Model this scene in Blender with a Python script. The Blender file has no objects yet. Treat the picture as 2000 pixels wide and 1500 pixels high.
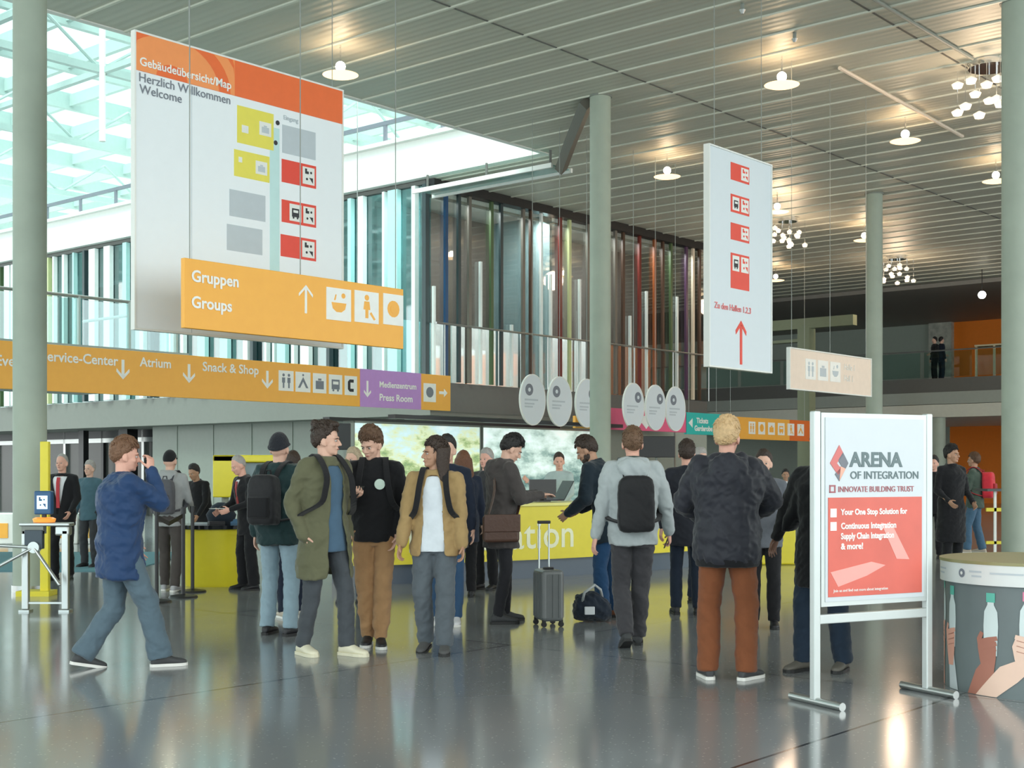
import bpy, bmesh, math, random
import numpy as np
from mathutils import Vector, Matrix, noise
random.seed(7)
SC = bpy.context.scene
COL = SC.collection
V = Vector
PI = math.pi
F = 2600.0        # focal length in pixels of the 2000 px wide frame
EYE = 1.48
HOR = 920.0
# ---------------- camera ----------------
cam_d = bpy.data.cameras.new('camera')
cam = bpy.data.objects.new('camera', cam_d)
COL.objects.link(cam)
cam.location = (0, 0, EYE)
cam.rotation_euler = (PI / 2, 0, 0)
cam_d.sensor_width = 36
cam_d.lens = 36 * F / 2000
cam_d.shift_y = (HOR - 750) / 2000
cam_d.clip_end = 500
SC.camera = cam
# ---------------- colour management ----------------
vs = SC.view_settings
vs.view_transform = 'Standard'
vs.look = 'None'
vs.gamma = 1
vs.exposure = 1.35
vs.use_curve_mapping = False
SC.cycles.max_bounces = 8
SC.cycles.transparent_max_bounces = 12
# ---------------- world: bright overcast sky ----------------
w = bpy.data.worlds.new('sky')
SC.world = w
w.use_nodes = True
nt = w.node_tree
bg = nt.nodes['Background']
tc = nt.nodes.new('ShaderNodeTexCoord')
ns = nt.nodes.new('ShaderNodeTexNoise')
ns.inputs['Scale'].default_value = 2.2
ns.inputs['Detail'].default_value = 5
cr = nt.nodes.new('ShaderNodeValToRGB')
cr.color_ramp.elements[0].position = .38
cr.color_ramp.elements[0].color = (0.74, 0.93, .96, 1)
cr.color_ramp.elements[1].position = .62
cr.color_ramp.elements[1].color = (1, 1, .97, 1)
nt.links.new(tc.outputs['Generated'], ns.inputs['Vector'])
nt.links.new(ns.outputs['Fac'], cr.inputs['Fac'])
nt.links.new(cr.outputs['Color'], bg.inputs['Color'])
bg.inputs['Strength'].default_value = 1.25
# soft daylight through the atrium roof
sun = bpy.data.lights.new('sun', 'SUN')
sun.energy = 1.6
sun.angle = math.radians(20)
sun.color = (1, .97, .9)
so = bpy.data.objects.new('sun', sun)
COL.objects.link(so)
so.rotation_euler = (math.radians(32), math.radians(-30), math.radians(20))

# ---------------- building axes ----------------
ANG = math.atan2(.759, .651)
U1 = V((.651, .759, 0))
U2 = V((-.759, .651, 0))
L0 = V((-5.94, 16.4, 0))


def PQ(p, q, z=0):
    v = L0 + U1 * p + U2 * q
    v.z = z
    return v


def at(px, d, z=0):
    return V(((px - 1000) * d / F, d, z))


# ---------------- materials ----------------
MATS = {}


def mat(name, col, rough=.6, metal=0, emit=0, bump=0, bscale=60, var=0, vscale=8, spec=.5, sheen=0):
    if name in MATS:
        return MATS[name]
    m = bpy.data.materials.new(name)
    m.use_nodes = True
    t = m.node_tree
    b = t.nodes['Principled BSDF']
    c = tuple(col) + (1,)
    b.inputs['Base Color'].default_value = c
    b.inputs['Roughness'].default_value = rough
    b.inputs['Metallic'].default_value = metal
    b.inputs['Specular IOR Level'].default_value = spec
    if sheen:
        b.inputs['Sheen Weight'].default_value = sheen
    if emit:
        b.inputs['Emission Color'].default_value = c
        b.inputs['Emission Strength'].default_value = emit
    tcn = t.nodes.new('ShaderNodeTexCoord')
    n = t.nodes.new('ShaderNodeTexNoise')
    n.inputs['Scale'].default_value = vscale
    n.inputs['Detail'].default_value = 4
    t.links.new(tcn.outputs['Object'], n.inputs['Vector'])
    mx = t.nodes.new('ShaderNodeMix')
    mx.data_type = 'RGBA'
    v = var if var else .06
    mx.inputs[6].default_value = tuple(x * (1 - v) for x in col) + (1,)
    mx.inputs[7].default_value = tuple(min(1, x * (1 + v)) for x in col) + (1,)
    t.links.new(n.outputs['Fac'], mx.inputs[0])
    t.links.new(mx.outputs[2], b.inputs['Base Color'])
    if bump:
        n2 = t.nodes.new('ShaderNodeTexNoise')
        n2.inputs['Scale'].default_value = bscale
        n2.inputs['Detail'].default_value = 3
        t.links.new(tcn.outputs['Object'], n2.inputs['Vector'])
        bp = t.nodes.new('ShaderNodeBump')
        bp.inputs['Strength'].default_value = bump
        bp.inputs['Distance'].default_value = .02
        t.links.new(n2.outputs['Fac'], bp.inputs['Height'])
        t.links.new(bp.outputs['Normal'], b.inputs['Normal'])
    MATS[name] = m
    return m


def cloth(name, col, rough=.85, bump=.35, bscale=9):
    """fabric: soft folds plus weave"""
    if name in MATS:
        return MATS[name]
    m = mat(name, col, rough, bump=bump, bscale=bscale, var=.12, vscale=14, spec=.25, sheen=.15)
    return m


def glass(name, tint, refl=.35, rough=.03):
    if name in MATS:
        return MATS[name]
    m = bpy.data.materials.new(name)
    m.use_nodes = True
    t = m.node_tree
    t.nodes.remove(t.nodes['Principled BSDF'])
    out = t.nodes['Material Output']
    tr = t.nodes.new('ShaderNodeBsdfTransparent')
    tr.inputs[0].default_value = tuple(tint) + (1,)
    gl = t.nodes.new('ShaderNodeBsdfGlossy')
    gl.inputs['Color'].default_value = (.95, 1, 1, 1)
    gl.inputs['Roughness'].default_value = rough
    lw = t.nodes.new('ShaderNodeLayerWeight')
    lw.inputs['Blend'].default_value = .5
    fr = t.nodes.new('ShaderNodeMath')
    fr.operation = 'POWER'
    fr.inputs[1].default_value = 4
    t.links.new(lw.outputs['Facing'], fr.inputs[0])
    ad = t.nodes.new('ShaderNodeMath')
    ad.operation = 'ADD'
    ad.use_clamp = True
    ad.inputs[1].default_value = refl
    mx = t.nodes.new('ShaderNodeMixShader')
    t.links.new(fr.outputs[0], ad.inputs[0])
    t.links.new(ad.outputs[0], mx.inputs[0])
    t.links.new(tr.outputs[0], mx.inputs[1])
    t.links.new(gl.outputs[0], mx.inputs[2])
    t.links.new(mx.outputs[0], out.inputs[0])
    MATS[name] = m
    return m


# ---------------- mesh helpers ----------------
class MB:
    def __init__(s):
        s.v = []
        s.f = []
        s.m = []
        s.mats = []

    def mi(s, m):
        if m is None:
            return 0
        if m not in s.mats:
            s.mats.append(m)
        return s.mats.index(m)

    def add(s, vs_, fs, m=None):
        o = len(s.v)
        k = s.mi(m)
        s.v += [tuple(x) for x in vs_]
        s.f += [tuple(i + o for i in f) for f in fs]
        s.m += [k] * len(fs)
        return s

    def box(s, a, b, m=None, bev=0):
        x0, y0, z0 = a
        x1, y1, z1 = b
        if bev <= 0:
            vs_ = [(x0, y0, z0), (x1, y0, z0), (x1, y1, z0), (x0, y1, z0), (x0, y0, z1), (x1, y0, z1), (x1, y1, z1), (x0, y1, z1)]
            return s.add(vs_, [(0, 3, 2, 1), (4, 5, 6, 7), (0, 1, 5, 4), (1, 2, 6, 5), (2, 3, 7, 6), (3, 0, 4, 7)], m)
        bm = bmesh.new()
        bmesh.ops.create_cube(bm, size=1, matrix=Matrix.Translation(((x0 + x1) / 2, (y0 + y1) / 2, (z0 + z1) / 2)) @ Matrix.Diagonal((x1 - x0, y1 - y0, z1 - z0, 1)))
        bmesh.ops.bevel(bm, geom=bm.edges[:], offset=bev, segments=3, affect='EDGES', profile=.5)
        bm.verts.index_update()
        s.add([v.co[:] for v in bm.verts], [tuple(v.index for v in f.verts) for f in bm.faces], m)
        bm.free()
        return s

    def loft(s, rings, n=16, m=None, cap=True):
        """rings: (centre, X axis, Y axis, rx, ry)"""
        vs_ = []
        for c, X, Y, rx, ry in rings:
            for i in range(n):
                a = 2 * PI * i / n
                vs_.append(V(c) + V(X) * (rx * math.cos(a)) + V(Y) * (ry * math.sin(a)))
        fs = []
        for r in range(len(rings) - 1):
            for i in range(n):
                j = (i + 1) % n
                fs.append((r * n + i, r * n + j, (r + 1) * n + j, (r + 1) * n + i))
        if cap:
            fs.append(tuple(reversed(range(n))))
            fs.append(tuple((len(rings) - 1) * n + i for i in range(n)))
        return s.add(vs_, fs, m)

    def cyl(s, a, b, r0, r1=None, n=16, m=None, cap=True):
        a = V(a)
        b = V(b)
        r1 = r0 if r1 is None else r1
        X, Y = perp(b - a)
        return s.loft([(a, X, Y, r0, r0), (b, X, Y, r1, r1)], n, m, cap)

    def capsule(s, a, b, ra, rb=None, n=14, m=None):
        a = V(a)
        b = V(b)
        rb = ra if rb is None else rb
        d = (b - a)
        if d.length < 1e-6:
            d = V((0, 0, 1e-4))
        u = d.normalized()
        X, Y = perp(d)
        R = []
        for k in range(1, 5):
            t = k / 4 * PI / 2
            R.append((a - u * ra * math.cos(t), X, Y, ra * math.sin(t), ra * math.sin(t)))
        for k in range(0, 4):
            t = k / 4 * PI / 2
            R.append((b + u * rb * math.sin(t), X, Y, rb * math.cos(t), rb * math.cos(t)))
        return s.loft(R, n, m)

    def ell(s, c, r, M=None, n=18, m=None):
        M = M or Matrix.Identity(3)
        c = V(c)
        X, Y, Z = M @ V((1, 0, 0)), M @ V((0, 1, 0)), M @ V((0, 0, 1))
        R = []
        k = max(8, n // 2)
        for i in range(1, k):
            t = PI * i / k
            R.append((c - Z * r[2] * math.cos(t), X, Y, r[0] * math.sin(t), r[1] * math.sin(t)))
        return s.loft(R, n, m)

    def path(s, pts, r, n=10, m=None):
        """round tube through points"""
        pts = [V(p) for p in pts]
        R = []
        X = None
        for i, p in enumerate(pts):
            d = pts[min(i + 1, len(pts) - 1)] - pts[max(i - 1, 0)]
            u = d.normalized()
            if X is None:
                X, Y = perp(d)
            else:
                X = (X - u * X.dot(u)).normalized()
                Y = u.cross(X)
            rr = r[i] if isinstance(r, (list, tuple)) else r
            R.append((p, X, Y, rr, rr))
        return s.loft(R, n, m)

    def ribbon(s, pts, side, wd, th, m=None):
        """flat strap: side vectors per point"""
        pts = [V(p) for p in pts]
        vs_ = []
        for i, p in enumerate(pts):
            d = (pts[min(i + 1, len(pts) - 1)] - pts[max(i - 1, 0)]).normalized()
            sd = V(side[i] if isinstance(side, list) else side)
            sd = (sd - d * sd.dot(d)).normalized()
            nn = d.cross(sd)
            for a, b in ((-1, -1), (1, -1), (1, 1), (-1, 1)):
                vs_.append(p + sd * wd / 2 * a + nn * th / 2 * b)
        fs = []
        for r in range(len(pts) - 1):
            for i in range(4):
                j = (i + 1) % 4
                fs.append((r * 4 + i, r * 4 + j, (r + 1) * 4 + j, (r + 1) * 4 + i))
        k = (len(pts) - 1) * 4
        fs += [(3, 2, 1, 0), (k, k + 1, k + 2, k + 3)]
        return s.add(vs_, fs, m)

    def prism(s, poly, y0, y1, m=None):
        """polygon in xz extruded along y from y0 (front) to y1"""
        n = len(poly)
        vs_ = [(x, y0, z) for x, z in poly] + [(x, y1, z) for x, z in poly]
        fs = [tuple(range(n)), tuple(reversed(range(n, 2 * n)))]
        for i in range(n):
            j = (i + 1) % n
            fs.append((i, i + n, j + n, j))
        return s.add(vs_, fs, m)

    def mesh(s, name, smooth=False):
        me = bpy.data.meshes.new(name)
        me.from_pydata(s.v, [], s.f)
        for m in s.mats:
            me.materials.append(m)
        if s.mats:
            me.polygons.foreach_set('material_index', s.m)
        bm = bmesh.new()
        bm.from_mesh(me)
        bmesh.ops.recalc_face_normals(bm, faces=bm.faces)
        bm.to_mesh(me)
        bm.free()
        if smooth:
            me.polygons.foreach_set('use_smooth', [True] * len(me.polygons))
        me.update()
        return me

    def build(s, name, m=None, parent=None, smooth=False, loc=None, rz=None):
        me = s.mesh(name, smooth)
        if m is not None and not s.mats:
            me.materials.append(m)
        o = bpy.data.objects.new(name, me)
        COL.objects.link(o)
        if parent is not None:
            o.parent = parent
        if loc is not None:
            o.location = loc
        if rz is not None:
            o.rotation_euler = (0, 0, rz)
        if smooth == 'auto':
            me.set_sharp_from_angle(angle=math.radians(35))
        return o


def perp(d):
    d = V(d).normalized()
    a = V((0, 0, 1)) if abs(d.z) < .9 else V((1, 0, 0))
    X = a.cross(d).normalized()
    return X, d.cross(X).normalized()


def tag(o, label=None, cat=None, group=None, kind=None):
    if label:
        o['label'] = label
    if cat:
        o['category'] = cat
    if group:
        o['group'] = group
    if kind:
        o['kind'] = kind
    return o


def thing(name, label, cat, loc=(0, 0, 0), rz=0, group=None):
    o = bpy.data.objects.new(name, None)
    COL.objects.link(o)
    o.location = loc
    o.rotation_euler = (0, 0, rz)
    o.empty_display_size = .2
    return tag(o, label, cat, group)


def struct(o):
    o['kind'] = 'structure'
    return o


def copy_tree(o, parent=None):
    c = o.copy()
    COL.objects.link(c)
    c.parent = parent
    for ch in list(o.children):
        copy_tree(ch, c)
    return c


def text_mb(txt, size, m, x, y, z, bold=0, align='LEFT', ext=.002, sx=1):
    """text standing in the xz plane facing -y, as mesh data list"""
    cu = bpy.data.curves.new('t', 'FONT')
    cu.body = txt
    cu.size = size
    cu.align_x = align
    cu.extrude = ext
    cu.offset = bold
    cu.resolution_u = 3
    ob = bpy.data.objects.new('t', cu)
    COL.objects.link(ob)
    dg = bpy.context.evaluated_depsgraph_get()
    me = bpy.data.meshes.new_from_object(ob.evaluated_get(dg))
    vs_ = [(x + v.co.x * sx, y - v.co.z, z + v.co.y) for v in me.vertices]
    fs = [tuple(p.vertices) for p in me.polygons]
    bpy.data.objects.remove(ob)
    bpy.data.curves.remove(cu)
    bpy.data.meshes.remove(me)
    mb = MB()
    mb.add(vs_, fs, m)
    return mb


def lettering(txt, size, m, x, y, z, parent, **k):
    return text_mb(txt, size, m, x, y, z, **k).build('lettering', None, parent)


def rectpoly(x0, z0, x1, z1):
    return [(x0, z0), (x1, z0), (x1, z1), (x0, z1)]


def arrow_up(mb, cx, z0, h, wd, t, y0, y1, m, flip=False):
    """arrow with shaft and chevron head"""
    zt = z0 + h
    P = lambda a: [(x, (2 * z0 + h - z) if flip else z) for x, z in a]
    q = lambda a: list(reversed(a)) if flip else a
    mb.prism(q(P(rectpoly(cx - t / 2, z0, cx + t / 2, zt - t))), y0, y1, m)
    k = wd / 2
    mb.prism(q(P([(cx - k, zt - k), (cx - k + t * .1, zt - k - t), (cx, zt - t * 1.1), (cx, zt)])), y0, y1, m)
    mb.prism(q(P([(cx, zt), (cx, zt - t * 1.1), (cx + k - t * .1, zt - k - t), (cx + k, zt - k)])), y0, y1, m)
# ================= STRUCTURE =================
def floor_mat():
    m = bpy.data.materials.new('terrazzo')
    m.use_nodes = True
    t = m.node_tree
    b = t.nodes['Principled BSDF']
    N = t.nodes.new
    tcn = N('ShaderNodeTexCoord')
    n1 = N('ShaderNodeTexNoise')
    n1.inputs['Scale'].default_value = .35
    n1.inputs['Detail'].default_value = 3
    vo = N('ShaderNodeTexVoronoi')
    vo.inputs['Scale'].default_value = 22
    r1 = N('ShaderNodeValToRGB')
    r1.color_ramp.elements[0].position = .06
    r1.color_ramp.elements[0].color = (1, 1, 1, 1)
    r1.color_ramp.elements[1].position = .16
    r1.color_ramp.elements[1].color = (0, 0, 0, 1)
    base = N('ShaderNodeMix')
    base.data_type = 'RGBA'
    base.inputs[6].default_value = (.21, .225, .235, 1)
    base.inputs[7].default_value = (.29, .30, .305, 1)
    sp = N('ShaderNodeMix')
    sp.data_type = 'RGBA'
    sp.inputs[7].default_value = (.5, .5, .48, 1)
    br = N('ShaderNodeTexBrick')
    br.offset = 0
    br.inputs['Scale'].default_value = 1
    br.inputs['Mortar Size'].default_value = .012
    br.inputs['Mortar Smooth'].default_value = .3
    br.inputs['Brick Width'].default_value = 5.85
    br.inputs['Row Height'].default_value = 3.9
    jm = N('ShaderNodeMix')
    jm.data_type = 'RGBA'
    jm.inputs[7].default_value = (.03, .033, .035, 1)
    n3 = N('ShaderNodeTexNoise')
    n3.inputs['Scale'].default_value = 1.3
    n3.inputs['Detail'].default_value = 4
    mr = N('ShaderNodeMapRange')
    mr.inputs['To Min'].default_value = .10
    mr.inputs['To Max'].default_value = .17
    lk = t.links.new
    for x in (n1, vo, br, n3):
        lk(tcn.outputs['Object'], x.inputs['Vector'])
    lk(n1.outputs['Fac'], base.inputs[0])
    lk(vo.outputs['Distance'], r1.inputs[0])
    lk(r1.outputs['Color'], sp.inputs[0])
    lk(base.outputs[2], sp.inputs[6])
    lk(br.outputs['Fac'], jm.inputs[0])
    lk(sp.outputs[2], jm.inputs[6])
    lk(jm.outputs[2], b.inputs['Base Color'])
    lk(n3.outputs['Fac'], mr.inputs['Value'])
    lk(mr.outputs[0], b.inputs['Roughness'])
    b.inputs['Specular IOR Level'].default_value = .9
    b.inputs['IOR'].default_value = 1.75
    return m


def ceil_mat():
    m = bpy.data.materials.new('ribbed_metal_ceiling')
    m.use_nodes = True
    t = m.node_tree
    b = t.nodes['Principled BSDF']
    N = t.nodes.new
    tcn = N('ShaderNodeTexCoord')
    wv = N('ShaderNodeTexWave')
    wv.bands_direction = 'X'
    wv.inputs['Scale'].default_value = 1.8
    wv.inputs['Distortion'].default_value = .6
    wv.inputs['Detail Scale'].default_value = .4
    mp = N('ShaderNodeMapping')
    mp.inputs['Scale'].default_value = (1, .06, 1)
    nz = N('ShaderNodeTexNoise')
    nz.inputs['Scale'].default_value = .9
    nz.inputs['Detail'].default_value = 4
    mx = N('ShaderNodeMix')
    mx.data_type = 'RGBA'
    mx.inputs[6].default_value = (.45, .46, .39, 1)
    mx.inputs[7].default_value = (.62, .62, .54, 1)
    bp = N('ShaderNodeBump')
    bp.inputs['Strength'].default_value = .35
    bp.inputs['Distance'].default_value = .02
    lk = t.links.new
    lk(tcn.outputs['Object'], wv.inputs['Vector'])
    lk(tcn.outputs['Object'], mp.inputs['Vector'])
    lk(mp.outputs[0], nz.inputs['Vector'])
    lk(nz.outputs['Fac'], mx.inputs[0])
    lk(mx.outputs[2], b.inputs['Base Color'])
    lk(wv.outputs['Fac'], bp.inputs['Height'])
    lk(bp.outputs['Normal'], b.inputs['Normal'])
    b.inputs['Metallic'].default_value = .2
    b.inputs['Roughness'].default_value = .5
    return m


M_floor = floor_mat()
M_ceil = ceil_mat()
M_rib = mat('ceiling_rib', (.66, .67, .58), .45, .1)
M_white = mat('white_paint', (.82, .83, .79), .5, var=.04)
M_truss = mat('truss_white', (.42, .54, .52), .5)
M_conc = mat('column_concrete', (.36, .41, .34), .6, bump=.15, bscale=6, var=.14, vscale=3)
M_dgrey = mat('dark_grey_panel', (.12, .12, .11), .5)
M_mgrey = mat('mid_grey_panel', (.24, .26, .23), .55, var=.1)
M_steel = mat('brushed_steel', (.48, .50, .49), .32, .9)
M_black = mat('black_plastic', (.012, .012, .013), .4)
M_yellow = mat('yellow_lacquer', (.78, .66, .03), .35)
M_orange = mat('orange_sign', (1, .46, .06), .45)
M_orangeW = mat('orange_wall', (.95, .24, .015), .6)
M_red = mat('sign_red', (.8, .06, .03), .45)
M_redband = mat('sign_red_orange', (.88, .16, .035), .45)
M_redl = mat('sign_orange_light', (.95, .32, .1), .45)
M_signw = mat('sign_white', (.70, .76, .8), .5, var=.02)
M_ink = mat('sign_ink_grey', (.2, .22, .26), .6)
M_inkl = mat('sign_pale_grey', (.52, .58, .62), .6)
M_inkb = mat('sign_black', (.03, .03, .035), .6)
M_aqua = mat('sign_pale_aqua', (.55, .78, .77), .5)
M_purple = mat('sign_purple', (.52, .27, .66), .45)
M_teal = mat('sign_teal', (.02, .5, .45), .45)
M_pink = mat('sign_pink', (.85, .12, .25), .45)
M_letter = mat('sign_letter_white', (.9, .9, .86), .5)

fl = MB()
fl.box((-34, -40, -.3), (75, 60, 0))
struct(fl.build('floor', M_floor, loc=L0, rz=ANG))

# main ceiling: slab with an L shaped hole for the atrium
CZ = 8.6
c = MB()
c.box((-15, -21, CZ), (14.8, 3.6, CZ + .5), M_ceil)
c.box((14.8, -21, CZ), (72, 7.6, CZ + .5), M_ceil)
c.box((27.3, 7.6, CZ), (72, 60, CZ + .5), M_ceil)
x = -14.6
while x < 60:
    y1 = 3.6 if x < 14.8 else (7.6 if x < 27.3 else 40)
    c.box((x, -21, CZ - .028), (x + .05, y1, CZ + .02), M_rib)
    x += .87
for y in (-20.4, -15.6, -10.8, -6, -1.2):
    c.box((-14, y, CZ - .012), (60, y + .03, CZ + .01), M_dgrey)
# white edge trim of the atrium opening
c.box((-15, 3.6, CZ - .02), (14.6, 3.72, CZ + .52), M_white)
struct(c.build('ceiling', None, loc=L0, rz=ANG))

# atrium glass roof: beams and thin glass
r = MB()
RZ = 14.0
y = 3
while y < 62:
    r.box((-34, y, RZ), (40, y + .2, RZ + .55), M_truss)
    y += 3.9
x = -34
while x < 40:
    r.box((x, 0, RZ + .1), (x + .16, 62, RZ + .5), M_truss)
    x += 2.4
# lower hanging trusses
for y in (9.6, 17.4, 25.2, 33):
    r.box((-34, y, RZ - 1.5), (30, y + .18, RZ - 1.3), M_truss)
    for x in range(-32, 30, 4):
        r.cyl((x, y + .09, RZ - 1.4), (x + 2, y + .09, RZ), .05, n=6, m=M_truss)
        r.cyl((x + 2, y + .09, RZ), (x + 4, y + .09, RZ - 1.4), .05, n=6, m=M_truss)
for x in (-22, -14, -6, 2, 8, 12):
    r.box((x, 5, RZ - 1.5), (x + .16, 60, RZ - 1.34), M_truss)
for (x, y) in ((2, 9.6), (8, 9.6), (2, 17.4), (8, 17.4), (12, 17.4), (8, 25.2), (12, 25.2), (2, 25.2), (-6, 17.4)):
    r.cyl((x, y, RZ), (x, y, RZ - 3.4), .09, n=8, m=M_white)
M_roofg = glass('roof_glass', (.80, .88, .87), .02)
struct(r.build('ceiling_atrium', None, loc=L0, rz=ANG))
g = MB()
g.box((-34, 2, RZ + .6), (40, 62, RZ + .63))
struct(g.build('window_roof', M_roofg, loc=L0, rz=ANG))

# ---- glass box: atrium face at p=14.8, hall face at q=7.5 ----
P0, Q0, P1, Q1 = 14.8, 7.5, 27.3, 44.0
GZ = 3.67
GT = 8.5
b = MB()
b.box((P0, Q0, 2.85), (P1, Q1, GZ), mat('gallery_slab_grey', (.17, .175, .155), .55))                 # floor slab
b.box((P0 - .02, Q0 - .02, 2.95), (P1, Q0, GZ), M_dgrey)      # hall fascia
b.box((P0 - .06, Q0 - .06, GT), (P0 + .1, Q1, GT + .1), M_dgrey)
b.box((P0 - .06, Q0 - .2, GT - .12), (P1, Q0 + .1, GT + .1), M_black)
b.box((P0 + .05, Q0 + .05, GT + .1), (P1, Q1, GT + .2), M_white)
struct(b.build('wall_gallery', None, loc=L0, rz=ANG))
b = MB()
b.box((P0 - .25, 3.75, 8.62), (P0 + .1, Q1, 9.62), M_white)   # parapet over the glass
b.box((P0 - .4, 3.75, 9.56), (P0 + .3, Q1, 9.66), M_white)
struct(b.build('trim_parapet', None, loc=L0, rz=ANG))
# upper rail on the parapet
t = thing('guard_rail', 'dark metal rail on short posts along the white parapet above the glass gallery', 'railing', PQ(P0, 4, 9.66), ANG)
rr = MB()
rr.box((-.06, 0, .52), (.02, 39, .62))
rr.build('top_rail', M_ink, t)
for k in range(20):
    q = MB()
    q.box((-.05, 1 + k * 2, 0), (.01, 1.1 + k * 2, .53))
    q.build('post', M_ink, t)

M_gl_a = glass('facade_glass_cool', (.5, .72, .72), .18)
M_gl_h = glass('facade_glass_hall', (.86, .84, .80), .10)
w1 = MB()
w1.box((P0, Q0, GZ), (P0 + .02, Q1, GT))
struct(w1.build('window_1', M_gl_a, loc=L0, rz=ANG))
w2 = MB()
w2.box((P0 + .03, Q0, GZ), (P1, Q0 + .02, GT))
struct(w2.build('window_2', M_gl_h, loc=L0, rz=ANG))
FC = {
    'w': mat('fin_white', (.80, .86, .84), .35), 'a': mat('fin_aqua', (.45, .74, .72), .35),
    'y': mat('fin_yellow_green', (.55, .60, .30), .35), 'r': mat('fin_red', (.16, .02, .014), .35),
    'b': mat('fin_blue', (.012, .06, .15), .35), 'o': mat('fin_orange', (.30, .08, .02), .35),
    'g': mat('fin_green', (.07, .12, .05), .35), 'p': mat('fin_purple', (.08, .035, .085), .35),
    'd': mat('fin_dark', (.03, .05, .055), .35), 'c': mat('fin_cream', (.72, .62, .48), .4),
    't': mat('fin_taupe', (.16, .145, .12), .4), 'n': mat('fin_brown', (.07, .035, .02), .4)}
fa = thing('facade_screen', 'row of tall white and coloured fins on the atrium side of the glass gallery', 'facade fins', PQ(P0, Q0), ANG)
random.seed(3)
q = .0
seq = 'dwawwadwwawwdwaawwadwawwdawwyadawwgawwdyawawwdwawrwydawwyrwaywwayrwwyawywarwyway'
i = 0
while q < 34:
    kk = seq[i % len(seq)]
    wd = random.choice((.08, .12, .2, .34)) if kk != 'd' else .12
    m_ = MB()
    m_.box((-.16, q, GZ + .02), (-.02, q + wd, GT - .02))
    m_.build('fin', FC[kk], fa)
    q += wd + random.choice((.12, .25, .5, .7))
    i += 1
fa = thing('facade_screen', 'row of slim coloured fins on the dark hall side of the glass gallery', 'facade fins', PQ(P0, Q0), ANG)
q = .06
seq = 'wbdtwgdwtnwwrywtdwtnwrwongwpcn'
i = 0
for i, kk in enumerate(seq):
    q = .08 + i * (12.3 / len(seq)) + random.uniform(-.05, .05)
    wd = .07 if kk in 'w' else .10
    m_ = MB()
    m_.box((q, -.09, GZ + .02), (q + wd, -.02, GT - .02) if kk != 'w' else (q + wd, -.02, random.choice((5.3, 6.0, 6.8, 8.4))))
    m_.build('fin', FC[kk], fa)
# gallery interior behind the hall glass: frosted panels, rail, floor and rear wall
gi = MB()
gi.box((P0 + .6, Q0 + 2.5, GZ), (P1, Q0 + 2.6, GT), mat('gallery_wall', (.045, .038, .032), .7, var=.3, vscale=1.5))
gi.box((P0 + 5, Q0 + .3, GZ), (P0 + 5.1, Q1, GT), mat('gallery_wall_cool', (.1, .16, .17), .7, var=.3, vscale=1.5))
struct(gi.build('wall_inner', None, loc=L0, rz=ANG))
fp = thing('frosted_panels', 'pale frosted panels standing behind the lower part of the gallery glass', 'panels', PQ(P0, Q0, GZ), ANG)
pp = .25
for k in range(12):
    wd = (.62, .9, .5, 1.1, .8)[k % 5]
    m_ = MB()
    m_.box((pp, 1.2, 0), (pp + wd, 1.25, 1.62))
    m_.build('panel', mat('frosted_panel', (.86, .93, .96), .4) if k < 9 else mat('brown_panel', (.25, .1, .05), .5), fp)
    pp += wd + .14
gl_ = thing('fill_lamp', 'slim added fill lamp for the frosted panels, just inside the hall side gallery glass', 'lamp', PQ(P0 + 6, Q0 + .45, 8.3), ANG)  # added fixture whose area light brightens the frosted panels
m_ = MB()
m_.box((-5.8, -.05, 0), (5.8, .05, .06))
m_.build('housing', M_mgrey, gl_)
ld = bpy.data.lights.new('gallery_fill_light', 'AREA')
ld.shape = 'RECTANGLE'
ld.size = 11
ld.size_y = .1
ld.energy = 480
ld.color = (.85, .95, 1)
lo = bpy.data.objects.new('gallery_fill_light', ld)
COL.objects.link(lo)
lo.parent = gl_
lo.location = (0, 0, -.02)
lo.rotation_euler = (math.radians(12), 0, 0)
gr = thing('guard_rail', 'thin pale handrail crossing the hall side of the glass gallery', 'railing', PQ(P0, Q0, GZ), ANG)
m_ = MB()
m_.cyl((0, -.2, 1.42), (12.4, -.2, 1.42), .028, n=8)
m_.build('handrail', M_steel, gr)
for k in range(7):
    m_ = MB()
    m_.cyl((.3 + k * 2, -.2, 0), (.3 + k * 2, -.2, 1.42), .02, n=6)
    m_.build('post', M_steel, gr)

# edge frame where atrium opening ends
g = thing('light_trough', 'pale metal trough with glass panels under the ceiling at the end of the atrium opening', 'light trough', PQ(P0 - .4, 3.1, 8.1), ANG)
m_ = MB()
m_.box((-.35, 0, .02), (-.29, 4.3, .12))
m_.box((.35, 0, .02), (.41, 4.3, .12))
m_.build('edge_rail', M_white, g)
m_ = MB()
m_.box((-.29, .05, .08), (.35, 4.2, .1))
m_.build('glass_panel', mat('trough_glass', (.22, .4, .36), .15), g)
for k in range(3):
    m_ = MB()
    m_.cyl((0, .3 + k * 1.9, .1), (0, .3 + k * 1.9, .5), .03, n=8)
    m_.build('hanger', M_dgrey, g)
m_ = MB()
m_.path([PQ(11.6, .25, 8.5), PQ(13.2, 1.9, 8.3), PQ(14.4, 3.1, 8.14)], .14, n=4)
tag(m_.build('ceiling_brace', mat('brace_brown', (.12, .11, .09), .5)), 'dark diagonal brace running from the middle column top to the light trough', 'brace')

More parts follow.
